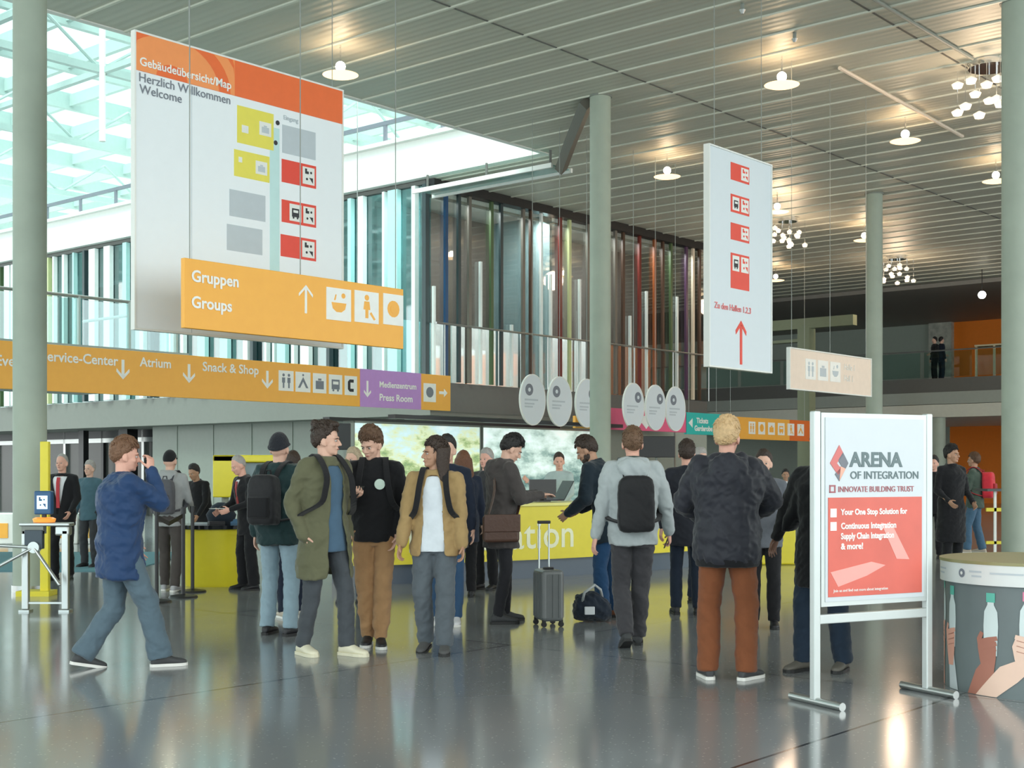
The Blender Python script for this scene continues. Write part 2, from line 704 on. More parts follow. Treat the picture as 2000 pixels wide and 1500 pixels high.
# ---- bridge with glass balustrade on the left ----
b = MB()
b.box((-30, 5.5, 3.02), (6.2, 9, 3.5), M_mgrey)
b.box((-30, 5.42, 2.98), (6.25, 5.5, 3.66), mat('bridge_edge', (.34, .42, .42), .45))
struct(b.build('trim_bridge', None, loc=L0, rz=ANG))
t = thing('glass_balustrade', 'frosted white glass balustrade along the bridge behind the orange direction sign', 'balustrade', PQ(-10, 5.5, 3.5), ANG)
m_ = MB()
m_.cyl((-10, 0, 1.0), (16.2, 0, 1.0), .03, n=8)
m_.cyl((16.2, 0, 1.0), (16.2, 3.4, 1.0), .03, n=8)
m_.build('handrail', M_steel, t)
for k in range(13):
    m_ = MB()
    m_.box((-9.9 + k * 2, -.01, .16), (-8.05 + k * 2, .01, .95))
    m_.build('pane', glass('balustrade_glass', (.72, .86, .86), .12), t)
for k in range(27):
    m_ = MB()
    m_.box((-10 + k, -.03, 0), (-9.96 + k, .03, 1.0))
    m_.build('post', M_truss, t)

# ---- ground floor walls under the gallery ----
w3 = MB()
w3.box((15.6, 9.5, 0), (15.8, 20.3, 2.85), mat('panel_wall_green_grey', (.165, .19, .16), .4, var=.08))
for k in range(6):
    w3.box((15.58, 10 + k * 1.8, 0), (15.6, 10.03 + k * 1.8, 2.85), M_mgrey)
struct(w3.build('wall_left', None, loc=L0, rz=ANG))
M_dkgl = mat('dark_door_glass', (.045, .05, .046), .25, spec=.35)
w3 = MB()
w3.box((17.0, 20.2, 0), (17.1, 44, 2.85), M_dkgl)
struct(w3.build('window_3', None, loc=L0, rz=ANG))
w3 = MB()
for k in range(10):
    w3.box((16.9, 20.3 + k * 2.4, 0), (17.0, 20.44 + k * 2.4, 2.85), M_steel if k % 2 else M_black)
w3.box((16.2, 22.6, 0), (16.6, 23.1, 2.85), M_black)
w3.box((16.2, 25.2, 0), (16.4, 25.5, 2.85), M_black)
w3.box((16.9, 20.3, 2.45), (17.0, 44, 2.6), M_steel)
w3.box((16.9, 20.3, 2.6), (17.0, 44, 2.85), M_black)
struct(w3.build('door_1', None, loc=L0, rz=ANG))
w4 = MB()
w4.box((15.8, 9.2, 0), (30, 9.4, 2.85), mat('back_wall_grey_green', (.38, .41, .35), .4))
for k in range(7):
    w4.box((16 + k * 2, 9.17, 0), (16.04 + k * 2, 9.2, 2.85), M_steel)
struct(w4.build('wall_back', None, loc=L0, rz=ANG))

# ---- far mezzanine hall on the right ----
MP = 40.0
b = MB()
b.box((MP, -30, 4.45), (MP + 14, 26, 4.98), M_dgrey)
b.box((MP - .1, -30, 4.0), (MP + .2, 26, 4.45), mat('mezz_soffit', (.33, .36, .32), .5))
b.box((MP + .2, -30, 3.55), (MP + 14, 26, 3.9), M_white)
b.box((MP - .15, -30, 3.5), (MP + .2, 26, 3.98), mat('mezz_white', (.6, .6, .52), .5))
struct(b.build('trim_mezzanine', None, loc=L0, rz=ANG))
b = MB()
b.box((MP + 12, -30, 0), (MP + 12.3, 9.8, 8.6), M_orangeW)
b.box((MP + 12, 9.8, 0), (MP + 12.3, 40, 8.6), mat('grey_green_wall', (.36, .41, .35), .6))
b.box((MP + 11.7, 9.6, 4.98), (MP + 12, 10.7, 8.6), mat('speckled_wall', (.45, .45, .38), .6, var=.6, vscale=4))
struct(b.build('wall_right', None, loc=L0, rz=ANG))
b = MB()
b.box((MP + .0, -21, 8.42), (MP + 13, 30, 8.58), mat('far_ceiling', (.3, .28, .25), .6))
struct(b.build('trim_bulkhead', None, loc=L0, rz=ANG))
t = thing('glass_balustrade', 'clear glass balustrade along the far mezzanine edge', 'balustrade', PQ(MP + .1, -12, 4.98), ANG)
m_ = MB()
m_.cyl((0, 0, 1.05), (0, 34, 1.05), .03, n=6)
m_.build('handrail', M_steel, t)
for k in range(17):
    m_ = MB()
    m_.box((-.01, k * 2 + .05, .05), (.01, k * 2 + 1.9, 1.0))
    m_.build('pane', glass('clear_pane', (.8, .9, .88), .05), t)
# portal frame left of the far column
t = thing('steel_frame', 'olive steel portal frame in the far hall behind the pale hanging sign', 'steel frame', PQ(33, 7.05, 0), ANG)
m_ = MB()
m_.box((-.2, -.2, 0), (.25, .25, 6.4))
m_.build('post', mat('olive_steel', (.22, .25, .16), .5), t)
m_ = MB()
m_.box((-.15, -1.8, 6.4), (.15, 1.9, 6.75))
m_.box((-.15, 0, 5.95), (.15, 1.9, 6.05))
m_.build('beam', mat('olive_steel', (.22, .25, .16), .5), t)

# ================= COLUMNS =================
def column(px, label, loc, r=.2, h=CZ):
    t = thing('column', label, 'column', loc)
    m_ = MB()
    m_.cyl((0, 0, 0), (0, 0, h), r, n=40)
    m_.build('shaft', M_conc, t, smooth='auto')
    m_ = MB()
    m_.cyl((0, 0, h - .03), (0, 0, h), r + .025, n=40)
    m_.build('top_collar', M_mgrey, t, smooth='auto')
    m_ = MB()
    m_.cyl((0, 0, 0), (0, 0, .08), r + .015, n=40)
    m_.build('foot_ring', M_steel, t, smooth='auto')


column(0, 'round grey green concrete column nearest the left edge, beside the turnstile', PQ(0, 0))
column(0, 'round grey concrete column in front of the hanging oval discs', PQ(11.7, 0))
column(0, 'round concrete column rising behind the white ARENA poster stand, right of the pale sign', PQ(23.4, 0), .21)
column(0, 'round concrete column at the right edge above the promotional counter', at(1983, 20.2), .2)
column(0, 'pale round column in the far hall near the orange wall', at(1833, 50), .26, 3.5)

# ================= CEILING LAMPS =================
M_bulb = mat('lamp_bulb', (1, .9, .72), .4, emit=9)
M_disc = mat('lamp_disc', (1, .62, .3), .4, emit=1.0)
M_chr = mat('chrome', (.8, .8, .8), .12, 1)


def lamp_proto():
    t = thing('ceiling_lamp', 'x', 'lamp', (0, 0, 0), 0, 'downlights on the ribbed ceiling')
    m_ = MB()
    m_.cyl((0, 0, 0), (0, 0, -.3), .015, n=6)
    m_.build('stem', M_chr, t)
    m_ = MB()
    m_.ell((0, 0, -.36), (.085, .085, .085), n=14)
    m_.build('bulb', M_bulb, t, smooth=True)
    m_ = MB()
    m_.cyl((0, 0, -.5), (0, 0, -.515), .30, .26, n=28)
    m_.build('reflector_disc', M_disc, t)
    m_ = MB()
    m_.cyl((0, 0, -.44), (0, 0, -.5), .006, n=5)
    m_.build('disc_rod', M_chr, t)
    return t


LP = [(665, 130, 'pale glowing ceiling lamp right above the big white welcome board'),
      (1527, 150, 'warm glowing ceiling lamp nearest the camera, high above the tall arrow sign'),
      (1768, 262, 'warm ceiling lamp between the tall arrow sign and the right edge column'),
      (1303, 333, 'ceiling lamp between the middle column and the tall arrow sign'),
      (1945, 342, 'warm ceiling lamp beside the right edge column'),
      (1518, 403, 'ceiling lamp peeking out at the upper right edge of the tall arrow sign'),
      (1688, 460, 'ceiling lamp touching the left side of the far column above the pale sign'),
      (1515, 540, 'small far lamp beside the lower right edge of the tall arrow sign')]
lp0 = None
for px, py, lab in LP:
    d = (CZ - .36 - EYE) * F / (HOR - py)
    if lp0 is None:
        o = lp0 = lamp_proto()
    else:
        o = copy_tree(lp0)
    o.location = at(px, d, CZ)
    o['label'] = lab
    ld = bpy.data.lights.new('lamp_light', 'POINT')
    ld.energy = 4
    ld.color = (1, .7, .42)
    ld.shadow_soft_size = .1
    lo = bpy.data.objects.new('lamp_light', ld)
    COL.objects.link(lo)
    lo.parent = o
    lo.location = (0.0, 0, -.42)
# globe lamp in the far hall
t = thing('globe_lamp', 'small white globe lamp hanging in the far hall left of the right edge column', 'lamp', at(1918, 47, 8.6))
m_ = MB()
m_.cyl((0, 0, 0), (0, 0, -.8), .015, n=6)
m_.build('cord', M_black, t)
m_ = MB()
m_.ell((0, 0, -.9), (.14, .14, .14), n=14)
m_.build('globe', mat('globe', (1, .95, .85), .4, emit=3), t, smooth=True)


def chandelier(loc, s, label):
    """cluster of small clear glass shades hanging under a mirror disc"""
    t = thing('chandelier', label, 'chandelier', loc)
    m_ = MB()
    m_.cyl((0, 0, 0), (0, 0, -.12), .25 * s, n=20)
    m_.build('ceiling_plate', M_chr, t)
    rnd = random.Random(int(loc[0] * 10))
    for k in range(16):
        a = k * 2.4
        rr_ = .12 * s * math.sqrt(k + .3)
        z = -.25 - rnd.random() * .45 * s
        x, y = rr_ * math.cos(a), rr_ * math.sin(a)
        m_ = MB()
        m_.cyl((x, y, -.1), (x, y, z), .006, n=5, m=M_chr)
        m_.loft([((x, y, z), (1, 0, 0), (0, 1, 0), .02, .02), ((x, y, z - .05), (1, 0, 0), (0, 1, 0), .07 * s, .07 * s),
                 ((x, y, z - .12), (1, 0, 0), (0, 1, 0), .05 * s, .05 * s)], 12, mat('shade_glow', (1, .88, .7), .2, emit=.9 if k % 2 else .3))
        m_.build('lamp_shade', None, t, smooth='auto')
    ld = bpy.data.lights.new('chandelier_light', 'POINT')
    ld.energy = 40 * s
    ld.color = (1, .72, .5)
    ld.shadow_soft_size = .3
    lo = bpy.data.objects.new('chandelier_light', ld)
    COL.objects.link(lo)
    lo.parent = t
    lo.location = (0, 0, -.9 * s)


chandelier(at(1935, 7.12 * F / (HOR - 120), CZ), 1.5, 'sparkling glass chandelier cluster beside the top of the right edge column')
chandelier(at(1538, 7.12 * F / (HOR - 425), CZ), 1.1, 'glass chandelier cluster just right of the tall arrow sign')
chandelier(at(1752, 7.12 * F / (HOR - 500), CZ), 1.2, 'distant glass chandelier right of the column behind the pale sign')
# track rails
m_ = MB()
a_, b_ = at(1640, 7.05 * F / (HOR - 135), CZ - .05), at(1880, 7.05 * F / (HOR - 268), CZ - .05)
m_.cyl(a_, b_, .035, n=8)
tag(m_.build('ceiling_conduit', mat('conduit_pale', (.7, .62, .52), .4)), 'pale pipe running along the ceiling between the two nearest warm lamps', 'pipe')
m_ = MB()
a_, b_ = at(1695, 7.05 * F / (HOR + 5), CZ - .04), at(1900, 7.05 * F / (HOR - 118), CZ - .04)
m_.cyl(a_, b_, .03, n=8)
tag(m_.build('ceiling_conduit', M_mgrey), 'dark grey pipe along the ceiling towards the chandelier at the upper right', 'pipe')
for px, py, lab in ((1450, 22, 'small dark sprinkler head on the ceiling above the tall arrow sign'), (1552, 78, 'small dark sprinkler head just above the nearest warm lamp')):
    d = 7.0 * F / (HOR - py)
    t = thing('sprinkler_head', lab, 'sprinkler', at(px, d, CZ))
    m_ = MB()
    m_.cyl((0, 0, 0), (0, 0, -.1), .03, n=8)
    m_.build('pipe_stub', M_mgrey, t)
    m_ = MB()
    m_.cyl((0, 0, -.1), (0, 0, -.16), .05, .02, n=10)
    m_.build('nozzle', M_steel, t)
# ================= SIGNS =================
M_wire = mat('wire_grey', (.3, .32, .3), .5, .3)
class Sign:
    """hanging board in a plane parallel to U1 at offset q; graphics are given where they stand"""
    def __init__(s, name, label, cat, q, px0, px1, pytop, pybot, th=.06, m=None, group=None, frame=None):
        s.q = q
        s.p0, s.z1 = s.pz(px0, pytop)
        _, s.z0 = s.pz(px0, pybot)
        s.p1, _ = s.pz(px1, pytop)
        s.w = s.p1 - s.p0
        s.h = s.z1 - s.z0
        s.t = thing(name, label, cat, PQ(s.p0, q, s.z0), ANG, group)
        mb = MB()
        mb.box((0, 0, 0), (s.w, th, s.h), m or M_signw, bev=.006)
        mb.build('panel', None, s.t)
        if frame:
            mb = MB()
            for a, b in (((-.02, -.01, -.02), (s.w + .02, th, .0)), ((-.02, -.01, s.h), (s.w + .02, th, s.h + .02)),
                         ((-.02, -.01, 0), (0, th, s.h)), ((s.w, -.01, 0), (s.w + .02, th, s.h))):
                mb.box(a, b, frame)
            mb.build('frame', None, s.t)
        s.th = th

    def pz(s, px, py):
        t = (px - 1000) / F
        b = PQ(0, s.q)
        p = (t * b.y - b.x) / (.651 - .759 * t)
        Y = b.y + .759 * p
        return p, EYE + (HOR - py) * Y / F

    def xz(s, px, py):
        p, z = s.pz(px, py)
        return p - s.p0, z - s.z0

    def rect(s, mb, px0, px1, py0, py1, m, d=.004):
        x0, za = s.xz(px0, py0)
        _, zb = s.xz(px0, py1)
        x1, _ = s.xz(px1, py0)
        mb.box((x0, -d, zb), (x1, .001, za), m)
        return x0, x1, zb, za

    def text(s, txt, px, py, size, m, **k):
        x, z = s.xz(px, py)
        return lettering(txt, size, m, x, -.006, z, s.t, **k)

    def wires(s, pxs, top=CZ, r=.005):
        for px in pxs:
            x, _ = s.xz(px, 0)
            mb = MB()
            mb.cyl((x, s.th / 2, s.h), (x, s.th / 2, top - s.z0), r, n=6)
            mb.build('wire', M_wire, s.t)


def pict(name, x0, x1, z0, z1, parent, ground, ink, kind, d=.006):
    """square pictogram plate with a simple symbol"""
    mb = MB()
    mb.box((x0, -d, z0), (x1, 0, z1), ground)
    w_, h_ = x1 - x0, z1 - z0
    X = lambda u: x0 + u * w_
    Z = lambda v: z0 + v * h_
    y0, y1 = -d - .003, -d
    def poly(pts):
        mb.prism([(X(u), Z(v)) for u, v in pts], y0, y1, ink)
    def disc(u, v, r, n=14, r2=None):
        poly([(u + r * math.cos(2 * PI * k / n), v + (r2 or r) * w_ / h_ * math.sin(2 * PI * k / n)) for k in range(n)])
    if kind == 'cup':
        poly([(.2, .55), (.25, .36), (.4, .26), (.6, .26), (.75, .36), (.8, .55)])
        disc(.68, .78, .08)
        poly([(.3, .62), (.36, .8), (.4, .8), (.36, .62)])
    elif kind == 'person':
        disc(.5, .8, .09)
        poly([(.4, .68), (.36, .42), (.44, .42), (.44, .15), (.56, .15), (.56, .42), (.64, .42), (.6, .68)])
        poly([(.62, .3), (.8, .1), (.86, .14), (.68, .36)])
    elif kind == 'ring':
        disc(.5, .52, .3)
        mb.prism([(X(.5 + .16 * math.cos(a)), Z(.52 + .16 * w_ / h_ * math.sin(a))) for a in [2 * PI * k / 14 for k in range(14)]], y0 - .003, y0, ink)
    elif kind == 'pair':
        for u in (.32, .68):
            disc(u, .78, .08)
            poly([(u - .1, .66), (u - .1, .4), (u - .05, .4), (u - .05, .14), (u + .05, .14), (u + .05, .4), (u + .1, .4), (u + .1, .66)])
    elif kind == 'tent':
        poly([(.15, .2), (.5, .75), (.85, .2), (.7, .2), (.5, .52), (.3, .2)])
        disc(.5, .85, .06)
    elif kind == 'case':
        poly([(.2, .2), (.2, .62), (.8, .62), (.8, .2)])
        poly([(.38, .64), (.38, .74), (.62, .74), (.62, .64)])
    elif kind == 'c':
        poly([(.25, .3), (.25, .7), (.4, .82), (.72, .82), (.72, .66), (.45, .66), (.45, .34), (.72, .34), (.72, .18), (.4, .18)])
    elif kind == 'route':
        poly([(.2, .9), (.2, .6), (.5, .6), (.5, .75), (.35, .75), (.35, .9)])
        poly([(.55, .4), (.85, .1), (.85, .4)])
        disc(.35, .3, .08)
        disc(.7, .7, .08)
    elif kind == 'bus':
        poly([(.2, .25), (.2, .75), (.8, .75), (.8, .25)])
        mb.prism([(X(a), Z(b)) for a, b in ((.3, .5), (.3, .65), (.7, .65), (.7, .5))], y0 - .003, y0, ground)
        disc(.33, .2, .07)
        disc(.67, .2, .07)
    return mb.build(name, None, parent)


# ---- big welcome board ----
S = Sign('welcome_board', 'large white hanging board with red top band, yellow and red hall boxes', 'sign', -3, 265, 668, 62, 640, m=mat('board_white', (.86, .91, .94), .55, var=.02), frame=M_white)
S.wires([372, 590, 652])
mb = MB()
x0, zt = S.xz(265, 62)
_, zb = S.xz(265, 136)
mb.box((0, -.008, zb), (S.w, 0, S.h), M_redband)
xs, _ = S.xz(457, 100)
for r0, r1 in ((.2, .62), (.78, .92), (1.0, 1.06)):
    cx, cz = .45, zb
    n = 20
    A = [PI * k / n for k in range(n + 1)]
    clip = lambda x, z: (min(max(x, 0), xs), min(z, S.h))
    for k in range(n):
        a0, a1 = A[k], A[k + 1]
        ps = [clip(cx + r1 * math.cos(a0), cz + r1 * .72 * math.sin(a0)), clip(cx + r1 * math.cos(a1), cz + r1 * .72 * math.sin(a1)),
              clip(cx + r0 * math.cos(a1), cz + r0 * .72 * math.sin(a1)), clip(cx + r0 * math.cos(a0), cz + r0 * .72 * math.sin(a0))]
        ar = abs(sum(ps[i][0] * ps[(i + 1) % 4][1] - ps[(i + 1) % 4][0] * ps[i][1] for i in range(4)))
        if ar > 1e-4:
            mb.prism(ps, -.010, -.008, M_redl)
mb.box((xs - .003, -.011, zb), (xs + .003, -.008, S.h), M_redl)
tag(mb.build('header_band', None, S.t), 'red band with orange arcs across the top of the board')
x, z = S.xz(271, 127)
lettering('Gebäudeübersicht/Map', .128, M_letter, x, -.014, z, S.t, bold=.002)
S.text('Herzlich Willkommen', 270, 158, .135, M_ink)
S.text('Welcome', 272, 181, .135, M_ink)
sx, _ = S.xz(374, 300)
mb = MB()
mb.box((sx, -.002, 0), (sx + .006, 0, zb), M_inkl)
a0, _ = S.xz(527, 300)
a1, _ = S.xz(543, 300)
mb.box((a0, -.003, .45), (a1 + .02, 0, zb - .25), M_aqua)
mb.build('panel_seam', None, S.t)


def mapbox(px0, px1, py0, py1, m, label, icons=()):
    mb = MB()
    a, b, c_, d_ = S.rect(mb, px0, px1, py0, py1, m)
    mb.build('map_box', None, S.t)
    for i, (u0, u1, v0, v1, k, gm, im) in enumerate(icons):
        pict('pictogram', a + (b - a) * u0, a + (b - a) * u1, c_ + (d_ - c_) * v0, c_ + (d_ - c_) * v1, S.t, gm, im, k)


MY = M_yellow
mapbox(463, 534, 205, 278, mat('map_yellow', (.82, .73, .1), .5), '', [(.6, .93, .35, .72, 'case', M_white, M_inkl), (.12, .3, .3, .5, 'ring', M_white, M_white)])
mapbox(457, 526, 291, 343, mat('map_yellow', (.82, .73, .1), .5), '', [(.6, .93, .25, .75, 'case', M_white, M_inkl), (.12, .22, .55, .75, 'ring', M_white, M_white)])
mapbox(551, 616, 243, 298, M_inkl, '')
mapbox(448, 518, 369, 421, M_inkl, '')
mapbox(443, 512, 437, 488, M_inkl, '')
mapbox(550, 617, 310, 355, M_red, '', [(.6, .95, .12, .88, 'route', M_white, M_inkb)])
mapbox(550, 617, 389, 433, M_red, '', [(.22, .56, .12, .88, 'bus', M_white, M_inkb), (.62, .95, .12, .88, 'route', M_white, M_inkb)])
mapbox(548, 617, 457, 500, M_red, '', [(.6, .95, .12, .88, 'route', M_white, M_inkb)])
mb = MB()
for px, py in ((542, 240), (538, 279)):
    x, z = S.xz(px, py)
    mb.cyl((x, -.006, z), (x, 0, z), .028, n=16, m=M_inkb)
mb.build('map_dot', None, S.t)
S.text('Eingang', 553, 233, .075, M_inkl)

# ---- Gruppen / Groups sign ----
S = Sign('direction_sign', 'orange hanging sign reading Gruppen Groups with an up arrow', 'sign', -4, 360, 788, 503, 640, m=M_orange, group=None, frame=None)
S.wires([374, 590, 776], r=.006)
S.text('Gruppen', 373, 549, .165, M_letter, bold=.004)
S.text('Groups', 373, 600, .165, M_letter, bold=.004)
mb = MB()
x, z = S.xz(597, 612)
arrow_up(mb, x, z, .31, .2, .03, -.006, 0, M_letter)
mb.build('arrow', None, S.t)
for px0, px1, k in ((637, 685, 'cup'), (692, 739, 'person'), (748, 787, 'ring')):
    a, za = S.xz(px0, 560 + (px0 - 637) * .11)
    b, _ = S.xz(px1, 600)
    pict('pictogram', a, b, za - .36, za, S.t, M_letter, M_orange, k)

# ---- long orange strip sign ----
S = Sign('direction_banner', 'very long orange direction banner with down arrows and a purple field, below the bridge', 'sign', 4.9, -160, 880, 652, 751, m=M_orange)
S.text('Event', -10, 713, .24, M_letter, bold=.004)
S.text('Service-Center', 80, 704, .235, M_letter, bold=.004)
S.text('Atrium', 273, 715, .225, M_letter, bold=.004)
S.text('Snack & Shop', 395, 724, .235, M_letter, bold=.004)
for px, py in ((240, 741), (369, 748), (522, 759)):
    mb = MB()
    x, z = S.xz(px, py)
    arrow_up(mb, x, z, .34, .26, .055, -.006, 0, M_letter, flip=True)
    mb.build('arrow', None, S.t)
for px0, px1, k in ((544, 573, 'pair'), (577, 606, 'tent'), (611, 637, 'case'), (642, 668, 'bus'), (673, 697, 'c')):
    a, za = S.xz(px0, 723 + (px0 - 544) * .082)
    b, _ = S.xz(px1, 750)
    pict('pictogram', a, b, za - .39, za, S.t, M_letter, M_inkb if k == 'c' else M_ink, k)
a, _ = S.xz(703, 750)
b, _ = S.xz(822, 750)
mb = MB()
mb.box((a, -.008, -.002), (b, .001, S.h + .002), M_purple)
tag(mb.build('purple_field', None, S.t), 'purple field on the orange banner')
x, z = S.xz(740, 756)
lettering('Medienzentrum', .172, M_letter, x, -.012, z, S.t, bold=.004)
x, z = S.xz(740, 782)
lettering('Press Room', .2, M_letter, x, -.012, z, S.t, bold=.004)
mb = MB()
x, z = S.xz(717, 776)
arrow_up(mb, x, z, .34, .2, .05, -.012, -.008, M_letter, flip=True)
mb.build('arrow', None, S.t)
a, za = S.xz(827, 748)
b, _ = S.xz(851, 750)
pict('pictogram', a, b, za - .40, za, S.t, M_letter, M_ink, 'ring')
mb = MB()
x, z = S.xz(865, 770)
mb.prism([(x - .12, z), (x + .03, z), (x + .03, z - .06), (x + .14, z + .03), (x + .03, z + .12), (x + .03, z + .06), (x - .12, z + .06)], -.006, 0, M_letter)
mb.build('arrow', None, S.t)
for px in (60, 330, 700):
    x, _ = S.xz(px, 700)
    mb = MB()
    mb.box((x, .06, S.h * .5), (x + .05, .6 if px < 350 else .1, S.h * .5 + .05), M_steel)
    if px > 350:
        mb.cyl((x, .03, S.h), (x, .03, 14.4 - S.z0), .01, n=6, m=M_steel)
    mb.build('bracket', None, S.t)

# ---- tall white arrow sign ----
S = Sign('arrow_sign', 'tall narrow white hanging sign with red boxes and a red up arrow', 'sign', -6.0, 1386, 1506, 283, 713, th=.08, frame=M_white)
S.wires([1400, 1492])
for (py0, py1, kinds) in ((316, 350, 1), (378, 413, 2), (434, 467, 1), (493, 562, 3)):
    mb = MB()
    a, b, c_, d_ = S.rect(mb, 1427, 1463, py0, py1, M_red)
    mb.build('map_box', None, S.t)
    if kinds == 1:
        pict('pictogram', a + (b - a) * .55, b - .02, c_ + .03, d_ - .03, S.t, M_white, M_red, 'route')
    elif kinds == 2:
        pict('pictogram', a + .04, a + (b - a) * .45, c_ + .03, d_ - .03, S.t, M_white, M_inkb, 'bus')
        pict('pictogram', a + (b - a) * .55, b - .02, c_ + .03, d_ - .03, S.t, M_white, M_red, 'route')
    else:
        m_ = (c_ + d_) / 2
        pict('pictogram', a + .04, a + (b - a) * .45, m_, d_ - .03, S.t, M_white, M_inkb, 'bus')
        pict('pictogram', a + (b - a) * .55, b - .02, m_, d_ - .03, S.t, M_white, M_red, 'route')
S.text('Zu den Hallen 1.2.3', 1395, 601, .115, mat('sign_letter_red', (.8, .2, .2), .5), bold=.001)
mb = MB()
x, z = S.xz(1447, 712)
arrow_up(mb, x, z, .58, .27, .055, -.006, 0, M_red)
mb.build('arrow', None, S.t)

# ---- pale sign by the far column ----
q5 = 1.0
Mp = mat('sign_pale_peach', (.86, .72, .6), .5)
# choose the plane through (1543 px, 23 m)
pt = at(1543, 23) - L0
q5 = pt.dot(U2)
S = Sign('direction_sign', 'pale peach hanging sign with small icons in front of the far column', 'sign', q5, 1543, 1701, 680, 758, m=Mp, frame=M_white)
S.wires([1549, 1624, 1694])
for k, px in enumerate((1573, 1597, 1621)):
    a, za = S.xz(px, 700 + k * 3)
    b, _ = S.xz(px + 20, 700)
    pict('pictogram', a, b, za - .36, za, S.t, M_letter, M_inkl, ('pair', 'case', 'cup')[k])
S.text('Halle 1', 1648, 722, .16, M_letter)
S.text('Hall 1', 1648, 744, .16, M_letter)

# ---- strip sign pieces on the right ----
for px0, px1, m, lab, py0, py1 in ((1124, 1168, M_orange, 'short orange end piece of the strip sign behind the third oval disc', 812, 836),
                                   (1169, 1340, M_pink, 'pink strip sign behind the hanging oval discs', 795, 838),
                                   (1341, 1408, M_teal, 'turquoise strip sign right of the pink one', 805, 848)):
    S = Sign('strip_sign', lab, 'sign', 3.5, px0, px1, py0, py1, th=.08, m=m)
    if m is M_teal:
        S.text('Tickets', 1360, 826, .19, M_letter, bold=.006)
        S.text('Garderobe', 1356, 841, .19, M_letter, bold=.006)
        mb = MB()
        x, z = S.xz(1349, 826)
        mb.prism([(x - .1, z), (x + .08, z + .12), (x + .08, z - .12)], -.006, 0, M_letter)
        mb.build('arrow', None, S.t)
    if m is M_pink:
        mb = MB()
        x, z = S.xz(1262, 838)
        mb.prism([(x - .4, z + .3), (x, z), (x + .4, z + .35)], -.006, 0, M_letter)
        mb.build('printed_shape', M_redl, S.t)
    for u in (.1, .9):
        mb = MB()
        mb.cyl((S.w * u, .04, S.h), (S.w * u, .04, 2.4 + S.h), .006, n=6)
        mb.build('wire', M_wire, S.t)
S = Sign('strip_sign', 'orange strip sign with white pictograms at the right end of the row', 'sign', 3.5, 1409, 1590, 812, 856, th=.08, m=M_orange)
for k in range(6):
    px = 1462 + k * 19
    a, za = S.xz(px, 823 + k * 1)
    b, _ = S.xz(px + 13, 820)
    pict('pictogram', a, b, za - .34, za, S.t, M_letter, M_orange, ('pair', 'ring', 'case', 'bus', 'person', 'tent')[k])
mb = MB()
a, _ = S.xz(1542, 820)
mb.box((a, -.003, 0), (S.w, .001, S.h), mat('sign_deep_orange', (.8, .16, .02), .45))
mb.build('deep_orange_end', None, S.t)
for u in (.1, .9):
    mb = MB()
    mb.cyl((S.w * u, .04, S.h), (S.w * u, .04, 5.9), .006, n=6)
    mb.build('wire', M_wire, S.t)

# ---- oval hanging discs ----
def oval(px, ctop, label, dotx):
    q = 2.0
    t_ = (px - 1000) / F
    b = PQ(0, q)
    p = (t_ * b.y - b.x) / (.651 - .759 * t_)
    Y = b.y + .759 * p
    zc = 2.92
    t = thing('oval_disc_sign', label, 'sign', PQ(p, q, zc), ANG, 'white oval discs hanging over the information desk')
    rx, rz = .385, .50
    poly = [(rx * math.cos(2 * PI * k / 36), rz * math.sin(2 * PI * k / 36)) for k in range(36)]
    mb = MB()
    mb.prism(poly, 0, .03, M_signw)
    mb.build('disc', None, t)
    mb = MB()
    n = 40
    vs_ = []
    for k in range(n):
        a = 2 * PI * k / n
        c_, s_ = math.cos(a), math.sin(a)
        vs_ += [(rx * c_, -.004, rz * s_), ((rx + .02) * c_, -.004, (rz + .02) * s_), ((rx + .02) * c_, .034, (rz + .02) * s_), (rx * c_, .034, rz * s_)]
    fs = []
    for k in range(n):
        j = (k + 1) % n
        for i in range(4):
            fs.append((k * 4 + i, k * 4 + (i + 1) % 4, j * 4 + (i + 1) % 4, j * 4 + i))
    mb.add(vs_, fs, M_white)
    mb.build('rim', None, t)
    mb = MB()
    mb.cyl((dotx, -.006, .2), (dotx, 0, .2), .12, n=20, m=M_ink)
    mb.cyl((dotx, -.009, .2), (dotx, -.006, .2), .045, n=6, m=M_signw)
    mb.build('round_emblem', None, t)
    mb = MB()
    for i, (l, z) in enumerate(((.42, -.02), (.3, -.1), (.25, -.16))):
        mb.box((-.26, -.004, z), (-.26 + l, 0, z + .035), M_inkl)
    mb.build('printed_lines', None, t)
    mb = MB()
    mb.cyl((0, .015, rz), (0, .015, CZ - zc), .006, n=6)
    mb.build('wire', M_wire, t)
    return t


OV = [(1041, -.12, 'oval disc sign, leftmost of the six over the information desk'), (1094, -.12, 'oval disc sign second from the left over the desk'),
      (1147, .17, 'oval disc sign just left of the middle column'), (1238, .16, 'oval disc sign just right of the middle column'),
      (1281, .16, 'oval disc sign second from the right over the desk'), (1320, -.1, 'oval disc sign, rightmost, beside the turquoise strip sign')]
for px, dx, lab in OV:
    oval(px, 0, 'white ' + lab, dx)
# dark ceiling grid between the ovals
m_ = MB()
m_.box((9.5, 3.3, 2.50), (17, 3.5, 2.58))
m_.box((9.5, 5.2, 2.50), (17, 5.4, 2.58))
tag(m_.build('light_track', M_black, loc=L0, rz=ANG), 'black light track above the panorama picture wall behind the desk', 'light track')

